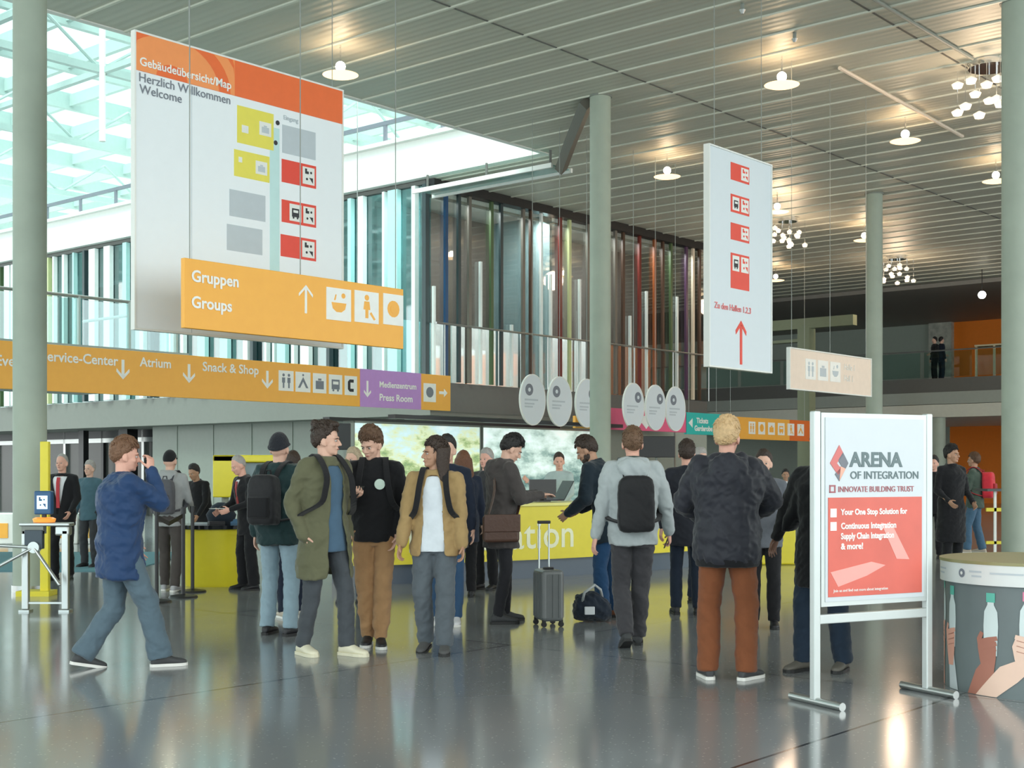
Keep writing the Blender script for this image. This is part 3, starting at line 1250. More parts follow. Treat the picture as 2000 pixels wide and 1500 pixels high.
# ================= PICTURE WALL =================
def pano(name, seed, warm):
    m = bpy.data.materials.new(name)
    m.use_nodes = True
    t = m.node_tree
    b = t.nodes['Principled BSDF']
    N = t.nodes.new
    tcn = N('ShaderNodeTexCoord')
    sx_ = N('ShaderNodeSeparateXYZ')
    mp = N('ShaderNodeMapping')
    mp.inputs['Location'].default_value = (seed, 0, seed)
    mp.inputs['Scale'].default_value = (1, 1, 2.2)
    n1 = N('ShaderNodeTexNoise')
    n1.inputs['Scale'].default_value = 1.5
    n1.inputs['Detail'].default_value = 8
    n1.inputs['Roughness'].default_value = .62
    ad = N('ShaderNodeMath')
    ad.operation = 'MULTIPLY_ADD'
    ad.inputs[1].default_value = .15
    cr_ = N('ShaderNodeValToRGB')
    e = cr_.color_ramp
    cols = [(.0, (.04, .09, .05)), (.42, (.10, .2, .09)), (.52, (.30, .42, .16)), (.6, (.62, .70, .42)), (.72, (.55, .75, .78)), (1, (.85, .9, .86))] if warm else \
           [(.0, (.03, .07, .07)), (.42, (.1, .2, .19)), (.52, (.28, .42, .38)), (.62, (.55, .70, .64)), (.75, (.75, .88, .86)), (1, (.9, .95, .93))]
    e.elements[0].position = cols[0][0]
    e.elements[0].color = cols[0][1] + (1,)
    e.elements[1].position = cols[-1][0]
    e.elements[1].color = cols[-1][1] + (1,)
    for p_, c_ in cols[1:-1]:
        k = e.elements.new(p_)
        k.color = c_ + (1,)
    lk = t.links.new
    lk(tcn.outputs['Object'], mp.inputs[0])
    lk(tcn.outputs['Object'], sx_.inputs[0])
    lk(mp.outputs[0], n1.inputs['Vector'])
    lk(sx_.outputs['Z'], ad.inputs[0])
    lk(n1.outputs['Fac'], ad.inputs[2])
    sub = N('ShaderNodeMath')
    sub.operation = 'SUBTRACT'
    sub.inputs[1].default_value = .16
    lk(ad.outputs[0], sub.inputs[0])
    lk(sub.outputs[0], cr_.inputs[0])
    lk(cr_.outputs['Color'], b.inputs['Base Color'])
    lk(cr_.outputs['Color'], b.inputs['Emission Color'])
    b.inputs['Emission Strength'].default_value = .25
    b.inputs['Roughness'].default_value = .25
    return m


for (pa, pb, mm, lab) in ((9.05, 12.75, pano('panorama_warm', 3, True), 'backlit panorama picture with yellow green hills, left half of the picture wall'),
                          (12.8, 17.0, pano('panorama_cool', 11, False), 'backlit panorama picture with pale green mountains, right half of the picture wall')):
    t = thing('panorama_picture', lab, 'picture', PQ(pa, 4, 0), ANG)
    m_ = MB()
    m_.box((.03, 0, .5), (pb - pa - .03, .05, 2.42), mm)
    m_.build('picture', None, t)
    m_ = MB()
    for a, b in (((0, -.01, .45), (.03, .3, 2.46)), ((pb - pa - .03, -.01, .45), (pb - pa, .3, 2.46)), ((0, -.01, 2.42), (pb - pa, .3, 2.46)), ((0, -.01, 0), (pb - pa, .3, .5))):
        m_.box(a, b, M_mgrey)
    m_.build('frame', None, t)

# hanging black monitors
for px, d, w_, z, lab in ((1283, 27.5, .75, 1.98, 'black wide monitor behind the head of the man in the grey hoodie'), (655, 22, .5, 2.05, 'black monitor on the wall behind the tall man with the hair bun')):
    t = thing('wall_monitor', lab, 'monitor', at(px, d, 0))
    m_ = MB()
    m_.box((-w_ / 2, 0, z - .22), (w_ / 2, .06, z + .22), M_black, bev=.01)
    m_.build('screen', None, t)
    m_ = MB()
    m_.cyl((0, .08, 0), (0, .08, z), .025, n=10)
    m_.build('pole', M_mgrey, t)

# ================= INFORMATION DESK =================
desk = thing('information_desk', 'long curved yellow information desk with pale lettering and dark plinth', 'desk', at(960, 18.2))
dl = V(at(960, 18.2))
pts = [(-1.95, 17.0), (-1.5, 17.3), (-.6, 17.75), (.3, 18.3), (1.2, 19.0), (2.17, 19.8), (3.0, 20.6)]
pts = [V((a, b, 0)) - dl for a, b in pts]


def spline(pts, n=6):
    out = []
    P = [pts[0]] + pts + [pts[-1]]
    for i in range(1, len(P) - 2):
        for k in range(n):
            t = k / n
            a, b, c_, d_ = P[i - 1], P[i], P[i + 1], P[i + 2]
            out.append(.5 * ((2 * b) + (c_ - a) * t + (2 * a - 5 * b + 4 * c_ - d_) * t * t + (3 * b - a - 3 * c_ + d_) * t ** 3))
    out.append(pts[-1])
    return out


def wallstrip(mb, pts, off0, off1, z0, z1, m):
    """curved slab following pts; offsets along the left normal"""
    n = len(pts)
    vs_ = []
    for i, p in enumerate(pts):
        d = (pts[min(i + 1, n - 1)] - pts[max(i - 1, 0)]).normalized()
        nn = V((-d.y, d.x, 0))
        for o in (off0, off1):
            for z in (z0, z1):
                q = p + nn * o
                vs_.append((q.x, q.y, z))
    fs = []
    for i in range(n - 1):
        a, b = i * 4, (i + 1) * 4
        fs += [(a, b, b + 1, a + 1), (a + 2, a + 3, b + 3, b + 2), (a + 1, b + 1, b + 3, a + 3), (a, a + 2, b + 2, b)]
    fs += [(0, 1, 3, 2), ((n - 1) * 4, (n - 1) * 4 + 2, (n - 1) * 4 + 3, (n - 1) * 4 + 1)]
    mb.add(vs_, fs, m)


sp = spline(pts)
m_ = MB()
wallstrip(m_, sp, .12, .75, 0, .26, mat('plinth_blue_grey', (.06, .085, .12), .3))
m_.build('plinth', None, desk)
m_ = MB()
wallstrip(m_, sp, 0, .7, .26, 1.0, M_yellow)
m_.build('front_panel', None, desk)
m_ = MB()
wallstrip(m_, sp, -.04, .78, 1.0, 1.04, mat('counter_top_pale_yellow', (.8, .74, .2), .25))
m_.build('worktop', None, desk)
# curved lettering: wrap text onto the front
tm = text_mb('Information', .56, mat('desk_letter', (.86, .87, .62), .4), 0, 0, .42, bold=.004)
L_ = [0]
for i in range(1, len(sp)):
    L_.append(L_[-1] + (sp[i] - sp[i - 1]).length)


def along(s_):
    for i in range(1, len(sp)):
        if L_[i] >= s_ or i == len(sp) - 1:
            u = (s_ - L_[i - 1]) / (L_[i] - L_[i - 1])
            d = (sp[i] - sp[i - 1]).normalized()
            return sp[i - 1].lerp(sp[i], u), V((-d.y, d.x, 0))


s0 = .68
nv = []
for (x, y, z) in tm.v:
    p, nn = along(s0 + x)
    q = p + nn * (y * 1.0 - .003)
    nv.append((q.x, q.y, z))
tm.v = nv
tm.build('lettering', None, desk)

# right end piece of the desk
t = thing('desk_pod', 'small yellow desk pod at the right end of the information desk', 'desk', at(1515, 21.0))
m_ = MB()
m_.box((-.5, 0, 0), (.32, .6, .72), M_yellow, bev=.03)
m_.build('body', None, t)
m_ = MB()
m_.box((-.52, -.03, .72), (.34, .62, .76), M_black)
m_.build('top', None, t)
# left pod with curved sides
t = thing('desk_pod', 'yellow rounded desk pod on the left with a black glossy top full of brochures', 'desk', at(412, 17.0))
m_ = MB()
R = []
for z, a, b in ((0, .40, .36), (.05, .42, .38), (.45, .46, .42), (.74, .5, .45)):
    R.append(((0, 0.3, z), (1, 0, 0), (0, 1, 0), a, b))
m_.loft(R, 40, M_yellow)
m_.build('body', None, t, smooth='auto')
m_ = MB()
m_.loft([((0, .3, .74), (1, 0, 0), (0, 1, 0), .55, .5), ((0, .3, .79), (1, 0, 0), (0, 1, 0), .56, .51)], 40, mat('glossy_black', (.012, .014, .018), .08))
m_.build('top', None, t, smooth='auto')
zt = .79
for k, (x, y, c_, lab) in enumerate(((-.18, .12, M_inkl, 'pale brochure lying at the left of the black pod top'), (.02, .02, M_inkb, 'dark brochure at the front of the black pod top'),
                                      (.2, .25, mat('brochure_blue', (.05, .16, .3), .4), 'blue brochure on the right of the black pod top'))):
    m_ = MB()
    m_.box((-.1, -.07, 0), (.1, .07, .02 + k * .02), c_)
    o = m_.build('brochure', None, loc=at(412, 17.0, zt) + V((x, y + .2, .001)), rz=.4 * k)
    tag(o, lab, 'brochure')
m_ = MB()
m_.loft([((0, 0, 0), (1, 0, 0), (0, 1, 0), .16, .12), ((0, 0, .12), (1, 0, 0), (0, 1, 0), .2, .14), ((0, 0, .24), (1, 0, 0), (0, 1, 0), .12, .08), ((0, 0, .28), (1, 0, 0), (0, 1, 0), .05, .04)], 16, cloth('bag_dark', (.02, .03, .045)))
o = m_.build('bag', None, smooth=True, loc=at(432, 17.4, .79))
tag(o, 'dark slumped cloth bag on the black pod top beside the yellow terminal', 'bag')

# yellow terminal hood
t = thing('information_terminal', 'yellow boxed terminal with a recessed grey screen on the left', 'terminal', at(478, 18.2))
m_ = MB()
m_.box((-.44, 0, 1.12), (-.08, .3, 1.70), M_yellow, bev=.02)
m_.box((-.44, 0, 1.60), (.5, .3, 1.70), M_yellow, bev=.02)
m_.box((-.44, .24, 1.12), (.5, .3, 1.70), M_yellow)
m_.build('hood', None, t)
m_ = MB()
m_.box((-.08, .18, 1.15), (.48, .24, 1.59), mat('screen_grey', (.16, .22, .25), .1))
m_.build('screen', None, t)
m_ = MB()
m_.cyl((-.3, .15, 0), (-.3, .15, 1.13), .05, n=16)
m_.box((-.5, 0, 0), (0, .3, .03))
m_.build('pedestal', M_mgrey, t)

# ================= TURNSTILE =================
tt = thing('turnstile', 'stainless steel tripod turnstile beside the left column', 'turnstile', at(88, 14.0))
for x0, x1 in ((-.25, -.18), (.17, .24)):
    m_ = MB()
    m_.box((x0, 0, .02), (x1, .07, .86), M_steel, bev=.012)
    m_.box((x0 - .02, -.03, 0), (x1 + .02, .1, .02), M_steel)
    m_.build('leg', None, tt)
m_ = MB()
m_.box((-.27, -.02, .90), (.26, .16, .935), M_steel, bev=.012)
m_.box((-.25, 0, .82), (-.02, .10, .9), M_mgrey)
m_.box((.10, 0, .80), (.25, .12, .9), M_steel, bev=.02)
m_.build('housing', None, tt)
m_ = MB()
m_.box((-.18, .02, .08), (.17, .05, .10))
m_.build('floor_bar', M_steel, tt)
m_ = MB()
m_.box((-.21, -.03, .66), (-.02, .05, .86), mat('card_reader_dark', (.03, .05, .07), .3), bev=.01)
m_.build('card_reader', None, tt)
for a in ((-.62, -.1, .33), (-.75, .0, .72), (.3, -.1, .3)):
    m_ = MB()
    m_.capsule((-.1, -.05, .68), V((-.1, -.05, 0)) + V(a), .018)
    m_.build('tripod_arm', M_steel, tt, smooth=True)
m_ = MB()
m_.cyl((-.1, -.07, .68), (-.1, .02, .68), .06, n=20)
m_.build('hub', M_steel, tt, smooth='auto')
t = thing('ticket_scanner', 'small blue ticket scanner with white symbol and orange ring on top of the turnstile', 'scanner', at(80, 14.0, .94))
m_ = MB()
m_.loft([((0, .1, .0), (1, 0, 0), (0, 1, 0), .11, .1), ((0, .1, .035), (1, 0, 0), (0, 1, 0), .12, .11), ((0, .1, .05), (1, 0, 0), (0, 1, 0), .09, .08)], 24, mat('scanner_orange', (.9, .3, .05), .3, emit=.3))
m_.build('orange_ring', None, t, smooth='auto')
m_ = MB()
m_.box((-.09, .04, .08), (.09, .14, .33), mat('scanner_blue', (.01, .08, .2), .3), bev=.015)
m_.box((-.02, .08, .04), (.02, .12, .1), M_black)
m_.build('body', None, t)
pict('pictogram', -.055, .055, .14, .28, t, mat('scanner_light', (.55, .8, .95), .4, emit=.6), mat('scanner_blue', (.01, .08, .2), .3), 'route').location = (0, .038, 0)
# yellow post behind the column
t = thing('yellow_post', 'slim yellow post standing against the left column', 'post', at(86, 15.8))
m_ = MB()
m_.box((-.05, 0, 0), (.05, .08, 1.83), M_yellow, bev=.008)
m_.build('shaft', None, t)
m_ = MB()
m_.box((-.3, -.1, 0), (.09, .2, .06), M_yellow)
m_.build('foot', None, t)


def stanchion(px, d, label, h=.98):
    t = thing('barrier_post', label, 'barrier post', at(px, d), 0, 'black barrier posts by the man with the grey backpack')
    m_ = MB()
    m_.cyl((0, 0, .02), (0, 0, h), .022, n=14)
    m_.build('pole', M_black, t, smooth='auto')
    m_ = MB()
    m_.loft([((0, 0, 0), (1, 0, 0), (0, 1, 0), .17, .17), ((0, 0, .02), (1, 0, 0), (0, 1, 0), .16, .16), ((0, 0, .04), (1, 0, 0), (0, 1, 0), .04, .04)], 24)
    m_.build('base', M_black, t, smooth='auto')
    m_ = MB()
    m_.cyl((0, 0, h), (0, 0, h + .07), .032, n=14)
    m_.build('head', M_black, t, smooth='auto')
    return t


stanchion(306, 15.0, 'black barrier post left of the man with the grey backpack')
stanchion(358, 15.6, 'black barrier post right of the man with the grey backpack')
stanchion(376, 16.3, 'black barrier post in front of the yellow desk pod')
m_ = MB()
m_.ribbon([at(306, 15.0, .96), at(330, 15.2, .88), at(358, 15.6, .96)], V((0, 0, 1)), .05, .005)
tag(m_.build('barrier_belt', M_black), 'black belt stretched between the barrier posts on the left', 'belt')

# low white and orange counter far left
t = thing('low_counter', 'low white and orange counter in the distance at the left edge', 'counter', at(60, 27))
for k in range(6):
    m_ = MB()
    x = -1.5 + k * .62
    m_.box((x, 0, 0), (x + .58, .5, .62), M_white, bev=.02)
    m_.box((x + .1, -.02, .12), (x + .42, 0, .42), M_orange if k % 2 else mat('counter_amber', (.85, .5, .1), .4))
    m_.build('counter_unit', None, t)
m_ = MB()
m_.box((-3.2, 0, 0), (1.4, 4.6, .012))
o = m_.build('carpet', mat('teal_carpet', (.1, .24, .28), .9), loc=at(60, 19.6))
tag(o, 'teal carpet area on the floor behind the turnstile', 'carpet')

# ================= POSTER STAND =================
pa, pb = at(1593, 8.42), at(1812, 8.86)
pd = pb - pa
PW = pd.length
pr = math.atan2(pd.y, pd.x)
t = thing('poster_stand', 'silver poster stand with ARENA OF INTEGRATION poster, white above and red below', 'poster stand', pa, pr)
M_alu = mat('aluminium', (.56, .60, .59), .35, .4)
for x in (0, PW):
    m_ = MB()
    m_.box((x - .026, -.02, .03), (x + .026, .03, 1.86), M_alu, bev=.008)
    m_.build('upright', None, t)
    m_ = MB()
    m_.cyl((x, -.24, .025), (x, .24, .025), .025, n=14)
    m_.cyl((x, -.25, .025), (x, -.24, .025), .027, n=14)
    m_.build('foot', M_steel, t, smooth='auto')
m_ = MB()
m_.box((0, -.015, .51), (PW, .025, .57), M_alu, bev=.006)
m_.build('crossbar', None, t)
m_ = MB()
m_.box((.03, -.018, .62), (PW - .03, .022, 1.85), M_alu)
m_.build('poster_frame', None, t)
X0, X1, ZB, ZT = .06, PW - .06, .65, 1.82
Mpw = mat('poster_white', (.60, .645, .68), .25, var=.02)
m_ = MB()
m_.box((X0, -.024, ZB), (X1, -.018, ZT), Mpw)
m_.build('poster_sheet', None, t)
zr = ZB + (ZT - ZB) * .565
m_ = MB()
Mpr = mat('poster_red', (.66, .12, .085), .3, var=.22, vscale=3.2)
m_.box((X0 + .02, -.028, ZB + .03), (X1 - .02, -.024, zr), Mpr)
m_.build('red_field', None, t)
# diamond emblem
cx, cz = X0 + .11, ZT - .29
m_ = MB()
Md = mat('emblem_red', (.62, .16, .15), .4)
m_.prism([(cx - .075, cz), (cx, cz + .115), (cx + .035, cz + .06), (cx - .02, cz), (cx + .02, cz - .04), (cx - .01, cz - .075)], -.028, -.024, Md)
m_.prism([(cx + .075, cz), (cx, cz - .115), (cx - .035, cz - .07), (cx + .02, cz - .02), (cx - .01, cz + .02), (cx + .03, cz + .07)], -.028, -.024, mat('emblem_grey', (.16, .17, .2), .4))
m_.prism([(cx + .0, cz - .11), (cx + .05, cz - .035), (cx + .01, cz - .02)], -.03, -.024, mat('emblem_peach', (.8, .4, .3), .4))
m_.build('emblem', None, t)
Mpt = mat('poster_ink', (.12, .17, .18), .4)
lettering('ARENA', .13, Mpt, X0 + .2, -.026, ZT - .31, t, bold=.004, sx=1.05)
lettering('OF INTEGRATION', .07, Mpt, X0 + .2, -.026, ZT - .39, t, bold=.0005, sx=1.03)
Mrl = mat('poster_letter_red', (.4, .12, .14), .4)
lettering('INNOVATE BUILDING TRUST', .052, Mrl, X0 + .1, -.026, zr + .035, t, sx=.95)
m_ = MB()
for a, b, c_, d_ in ((.03, .03, .08, .04), (.03, .07, .08, .08), (.03, .03, .04, .08), (.07, .03, .08, .08)):
    m_.box((X0 + a, -.027, zr + b), (X0 + c_, -.024, zr + d_))
m_.build('small_mark', Mrl, t)
Mpl = mat('poster_letter_white', (.92, .85, .82), .4)
lettering('Your One Stop Solution for', .052, Mpl, X0 + .12, -.03, zr - .11, t, bold=.0016, sx=.95)
lettering('Continuous Integration', .055, Mpl, X0 + .12, -.03, zr - .20, t, bold=.0016, sx=.9)
lettering('Supply Chain Integration', .055, Mpl, X0 + .12, -.03, zr - .265, t, bold=.0016, sx=.82)
lettering('& more!', .055, Mpl, X0 + .12, -.03, zr - .33, t, bold=.0016)
lettering('Join us and find out more about integration', .026, Mpl, X0 + .06, -.03, ZB + .06, t)
m_ = MB()
m_.box((X0 + .035, -.031, zr - .125), (X0 + .085, -.028, zr - .07), Mpl)
m_.box((X0 + .035, -.031, zr - .21), (X0 + .085, -.028, zr - .155), Mpl)
m_.build('bullet_mark', None, t)
Mps = mat('poster_pale_swoosh', (.9, .36, .32), .3)
m_ = MB()
xm = lambda u: X0 + .02 + u * (X1 - X0 - .04)
zm = lambda v: ZB + .03 + v * (zr - ZB - .03)
m_.prism([(xm(.02), zm(.25)), (xm(.45), zm(.34)), (xm(.6), zm(.3)), (xm(.4), zm(.2)), (xm(.1), zm(.1))], -.0295, -.028, Mps)
m_.prism([(xm(.55), zm(.74)), (xm(.68), zm(.7)), (xm(.86), zm(.35)), (xm(.72), zm(.36))], -.0295, -.028, Mps)
m_.build('pale_swoosh', None, t)

# ================= PROMO COUNTER =================
pc = V((3.62, 9.12, 0))
RC = .655
t = thing('promotion_counter', 'round grey promotional counter with white band and printed hands holding bottles', 'counter', pc)
m_ = MB()
m_.cyl((0, 0, 0), (0, 0, .73), RC - .03, n=72)
m_.build('body', mat('counter_grey_print', (.15, .185, .19), .4), t, smooth='auto')
m_ = MB()
m_.cyl((0, 0, .73), (0, 0, .865), RC, n=72)
m_.build('white_band', mat('band_white', (.74, .77, .76), .35), t, smooth='auto')
m_ = MB()
m_.cyl((0, 0, .865), (0, 0, .885), RC + .005, n=72)
m_.build('worktop', mat('worktop_olive', (.30, .28, .13), .35), t, smooth='auto')
m_ = MB()


def wrap(mb, poly, R_, m, d=.002):
    """closed polygon (arc length, z) laid on the drum; arc length 0 faces the camera, + to the right"""
    a0 = math.atan2(-pc.y, -pc.x)
    def P(s_, z, rr):
        a = a0 + s_ / R_
        return (rr * math.cos(a), rr * math.sin(a), z)
    bm = bmesh.new()
    vs_ = [bm.verts.new((x, z, 0)) for x, z in poly]
    f = bm.faces.new(vs_)
    bmesh.ops.triangulate(bm, faces=[f])
    xs_ = [p[0] for p in poly]
    x = min(xs_)
    while x < max(xs_):
        geom = bm.verts[:] + bm.edges[:] + bm.faces[:]
        bmesh.ops.bisect_plane(bm, geom=geom, plane_co=(x, 0, 0), plane_no=(1, 0, 0))
        x += .025
    bm.verts.index_update()
    mb.add([P(v.co.x, v.co.y, R_ + d) for v in bm.verts], [tuple(v.index for v in f.verts) for f in bm.faces], m)
    bm.free()


def strip(pts):
    """outline of a thick stroke: (x, z, half width)"""
    L, R_ = [], []
    for i, (x, z, w_) in enumerate(pts):
        a = pts[max(i - 1, 0)]
        b = pts[min(i + 1, len(pts) - 1)]
        dx, dz = b[0] - a[0], b[1] - a[1]
        l = math.hypot(dx, dz)
        nx, nz = -dz / l, dx / l
        L.append((x + nx * w_, z + nz * w_))
        R_.append((x - nx * w_, z - nz * w_))
    return L + R_[::-1]


RB = RC - .03
Msk1 = mat('print_skin_pink', (.78, .40, .30), .5)
Msk2 = mat('print_skin_light', (.85, .60, .48), .5)
Msk3 = mat('print_skin_brown', (.42, .17, .12), .5)
Mbot = mat('print_bottle', (.66, .76, .76), .5)
Mcapg = mat('print_cap_green', (.12, .50, .40), .5)
Mcapp = mat('print_cap_pink', (.72, .22, .36), .5)
Mslv = mat('print_sleeve', (.6, .66, .68), .5)


HN = -1
wrap_ = wrap


def printed_hand(parent, s0, z0, skin, cap, arm_dx, fingers=1, sleeve=False, arm_w=.055):
    """flat printed forearm, hand and bottle; s0,z0 = palm"""
    global strip, HN
    HN += 1
    dz = HN * .0012
    wrap = lambda mb_, poly, R_, m, d: wrap_(mb_, poly, R_, m, d + dz)
    K_ = 1.3
    strip0 = strip
    strip = lambda pts: [(s0 + (x - s0) * K_, max(.003, z0 + (z - z0) * K_)) for x, z in strip0(pts)]
    rectk = lambda a, b, c_, d_: [(s0 + (x - s0) * K_, z0 + (z - z0) * K_) for x, z in rectpoly(a, b, c_, d_)]
    mb = MB()
    wrap(mb, strip([(s0 + .01, z0 - .03, .036), (s0 + .012, z0 + .12, .040), (s0 + .012, z0 + .19, .036), (s0 + .012, z0 + .225, .018), (s0 + .012, z0 + .24, .017)]), RB, Mbot, .002)
    wrap(mb, rectk(s0 - .012, z0 + .238, s0 + .036, z0 + .285), RB, cap, .003)
    mb.build('printed_bottle', None, parent)
    mb = MB()
    wrap(mb, strip([(s0 + arm_dx, 0.005, arm_w), (s0 + arm_dx * .4, z0 * .6, arm_w * .8), (s0, z0 - .08, .036)]), RB, Mslv if sleeve else skin, .003)
    wrap(mb, strip([(s0, z0 - .13, .028), (s0 - .005, z0 - .05, .045), (s0 - .01, z0 + .01, .052), (s0 - .005, z0 + .05, .040)]), RB, skin, .004)
    # four fingers around the bottle and a thumb
    for k in range(4):
        zz = z0 + .048 - k * .027
        wrap(mb, strip([(s0 - .045 * fingers, zz - .012, .0125), (s0, zz, .0135), (s0 + (.048 - k * .003) * fingers, zz + .012, .0105)]), RB, skin, .005 + (k % 2) * .001)
    for k in range(3):
        zz = z0 + .034 - k * .027
        wrap(mb, strip([(s0 - .03 * fingers, zz - .008, .0015), (s0 + .04 * fingers, zz + .008, .0015)]), RB, Msk3, .007)
    wrap(mb, strip([(s0 - .04 * fingers, z0 - .01, .015), (s0 - .052 * fingers, z0 + .05, .014), (s0 - .035 * fingers, z0 + .085, .011)]), RB, skin, .006)
    mb.build('printed_hand', None, parent)
    strip = strip0


printed_hand(t, -.90, .36, Msk1, Mcapg, .0, sleeve=False, arm_w=.03)
printed_hand(t, -.70, .33, Msk1, Mcapg, .03, 1, sleeve=True, arm_w=.045)
printed_hand(t, -.33, .31, Msk3, Mcapg, -.07, 1, arm_w=.06)
printed_hand(t, -.09, .33, Msk2, Mcapp, -.20, -1, arm_w=.07)
m_ = MB()
for s_, r_ in ((-.55, .03), (.02, .03)):
    wrap(m_, [(s_ + r_ * math.cos(2 * PI * k / 16), .80 + r_ * math.sin(2 * PI * k / 16)) for k in range(16)], RC, M_ink, .002)
    wrap(m_, [(s_ + .4 * r_ * math.cos(2 * PI * k / 8), .80 + .4 * r_ * math.sin(2 * PI * k / 8)) for k in range(8)], RC, M_white, .004)
for a, b, z in ((-.48, -.38, .81), (-.46, -.38, .78), (-.32, -.10, .805), (-.9, -.75, .81), (-.9, -.78, .78)):
    wrap(m_, rectpoly(a, z, b, z + .012), RC, M_inkl, .002)
m_.build('band_print', None, t)

# ================= HIGH TABLE far right =================
t = thing('high_table', 'yellow framed high table near the man with the red backpack', 'table', at(1953, 22.6))
m_ = MB()
m_.box((-.32, -.3, 1.14), (.3, .3, 1.18), mat('table_top_dark', (.06, .06, .06), .4))
m_.build('table_top', None, t)
for x in (-.15, .22):
    m_ = MB()
    m_.box((x - .02, -.2, 0), (x + .02, -.16, 1.14), M_white)
    m_.build('leg', None, t)
m_ = MB()
m_.box((-.3, -.2, .8), (.28, -.16, .86), M_yellow)
m_.box((-.3, -.2, .25), (.28, -.16, .30), M_yellow)
m_.build('crossbar', None, t)
t = thing('display_stand', 'pale wooden frame stand on the far mezzanine in front of the orange wall', 'stand', PQ(MP + 2.0, 4.7, 4.98), ANG)
m_ = MB()
m_.box((0, -1.5, 0), (.5, 0, .12))
m_.box((0, -1.5, 1.3), (.5, 0, 1.36))
for y in (-1.5, -.8, -.1):
    m_.box((0, y, .1), (.06, y + .08, 1.3))
m_.build('frame', mat('pale_wood', (.7, .6, .4), .5), t)
# suitcase
def suitcase():
    t = thing('suitcase', 'grey hard shell cabin suitcase with raised handle beside the man in the brown bag', 'suitcase', at(1071, 12.75), .28)
    t['label'] = 'grey hard shell wheeled suitcase with its handle pulled up'
    M_s = mat('suitcase_grey', (.13, .14, .14), .3)
    m_ = MB()
    m_.box((-.105, -.17, .055), (.105, .17, .54), M_s, bev=.035)
    for k in range(4):
        y = -.12 + k * .08
        m_.box((-.112, y - .012, .09), (-.1, y + .012, .5), M_s)
        m_.box((.1, y - .012, .09), (.112, y + .012, .5), M_s)
    for k in range(3):
        x = -.06 + k * .06
        m_.box((x - .01, -.178, .09), (x + .01, -.165, .5), M_s)
    m_.build('shell', None, t)
    for x in (-.085, .085):
        for y in (-.13, .13):
            m_ = MB()
            m_.cyl((x, y - .012, .026), (x, y + .012, .026), .026, n=14, m=M_black)
            m_.box((x - .015, y - .018, .03), (x + .015, y + .018, .07), M_black)
            m_.build('wheel', None, t)
    for x in (-.05, .05):
        m_ = MB()
        m_.cyl((x, .14, .5), (x, .14, .98), .009, n=8)
        m_.build('handle_tube', M_steel, t)
    m_ = MB()
    m_.box((-.065, .125, .97), (.065, .155, 1.0), M_black, bev=.008)
    m_.build('handle_grip', None, t)
    m_ = MB()
    m_.box((-.05, -.02, .54), (.05, .02, .56), M_black, bev=.006)
    m_.build('top_handle', None, t)


suitcase()
# ================= PEOPLE =================
def remesh(mb, vox, smooth=4, fold=0, ffreq=9, seed=0):
    me = mb.mesh('tmp')
    o = bpy.data.objects.new('tmp', me)
    COL.objects.link(o)
    r_ = o.modifiers.new('r', 'REMESH')
    r_.mode = 'VOXEL'
    r_.voxel_size = vox
    if smooth:
        s_ = o.modifiers.new('s', 'SMOOTH')
        s_.factor = .5
        s_.iterations = smooth
    dg = bpy.context.evaluated_depsgraph_get()
    out = bpy.data.meshes.new_from_object(o.evaluated_get(dg))
    bpy.data.objects.remove(o)
    bpy.data.meshes.remove(me)
    if fold:
        nv = len(out.vertices)
        co = np.empty(nv * 3, np.float32)
        no = np.empty(nv * 3, np.float32)
        out.vertices.foreach_get('co', co)
        out.vertices.foreach_get('normal', no)
        co = co.reshape(-1, 3)
        no = no.reshape(-1, 3)
        q = co.astype(float) * ffreq
        k = np.empty(nv)
        nz = noise.noise
        for i, (x, y, z) in enumerate(q.tolist()):
            u = z + .6 * x
            k[i] = nz((x * .8 + seed, y * .8, u * 1.3)) + .9 * (.22 - abs(nz((x * 1.3 + seed, y * 1.3, u * 1.9)))) + .4 * (.2 - abs(nz((x * 2.6, y * 2.6 + seed, (z - .5 * x) * 3.2))))
        co = co + no * (k * fold * 1.25)[:, None].astype(np.float32)
        out.vertices.foreach_set('co', co.ravel())
        out.update()
    out.polygons.foreach_set('use_smooth', [True] * len(out.polygons))
    return out


def put(me, name, m, parent):
    me.name = name
    me.materials.clear()
    me.materials.append(m)
    o = bpy.data.objects.new(name, me)
    COL.objects.link(o)
    o.parent = parent
    return o


def ik(a, b, l1, l2, pole):
    d = b - a
    L = min(d.length, l1 + l2 - 1e-4)
    u = d.normalized()
    x = (l1 * l1 - l2 * l2 + L * L) / (2 * L)
    h = math.sqrt(max(0, l1 * l1 - x * x))
    p = V(pole)
    p = (p - u * p.dot(u))
    p = p.normalized() if p.length > 1e-5 else V((0, 1, 0))
    return a + u * x + p * h, a + u * L


RX = lambda d: Matrix.Rotation(math.radians(d), 3, 'X')
RY = lambda d: Matrix.Rotation(math.radians(d), 3, 'Y')
RZ_ = lambda d: Matrix.Rotation(math.radians(d), 3, 'Z')


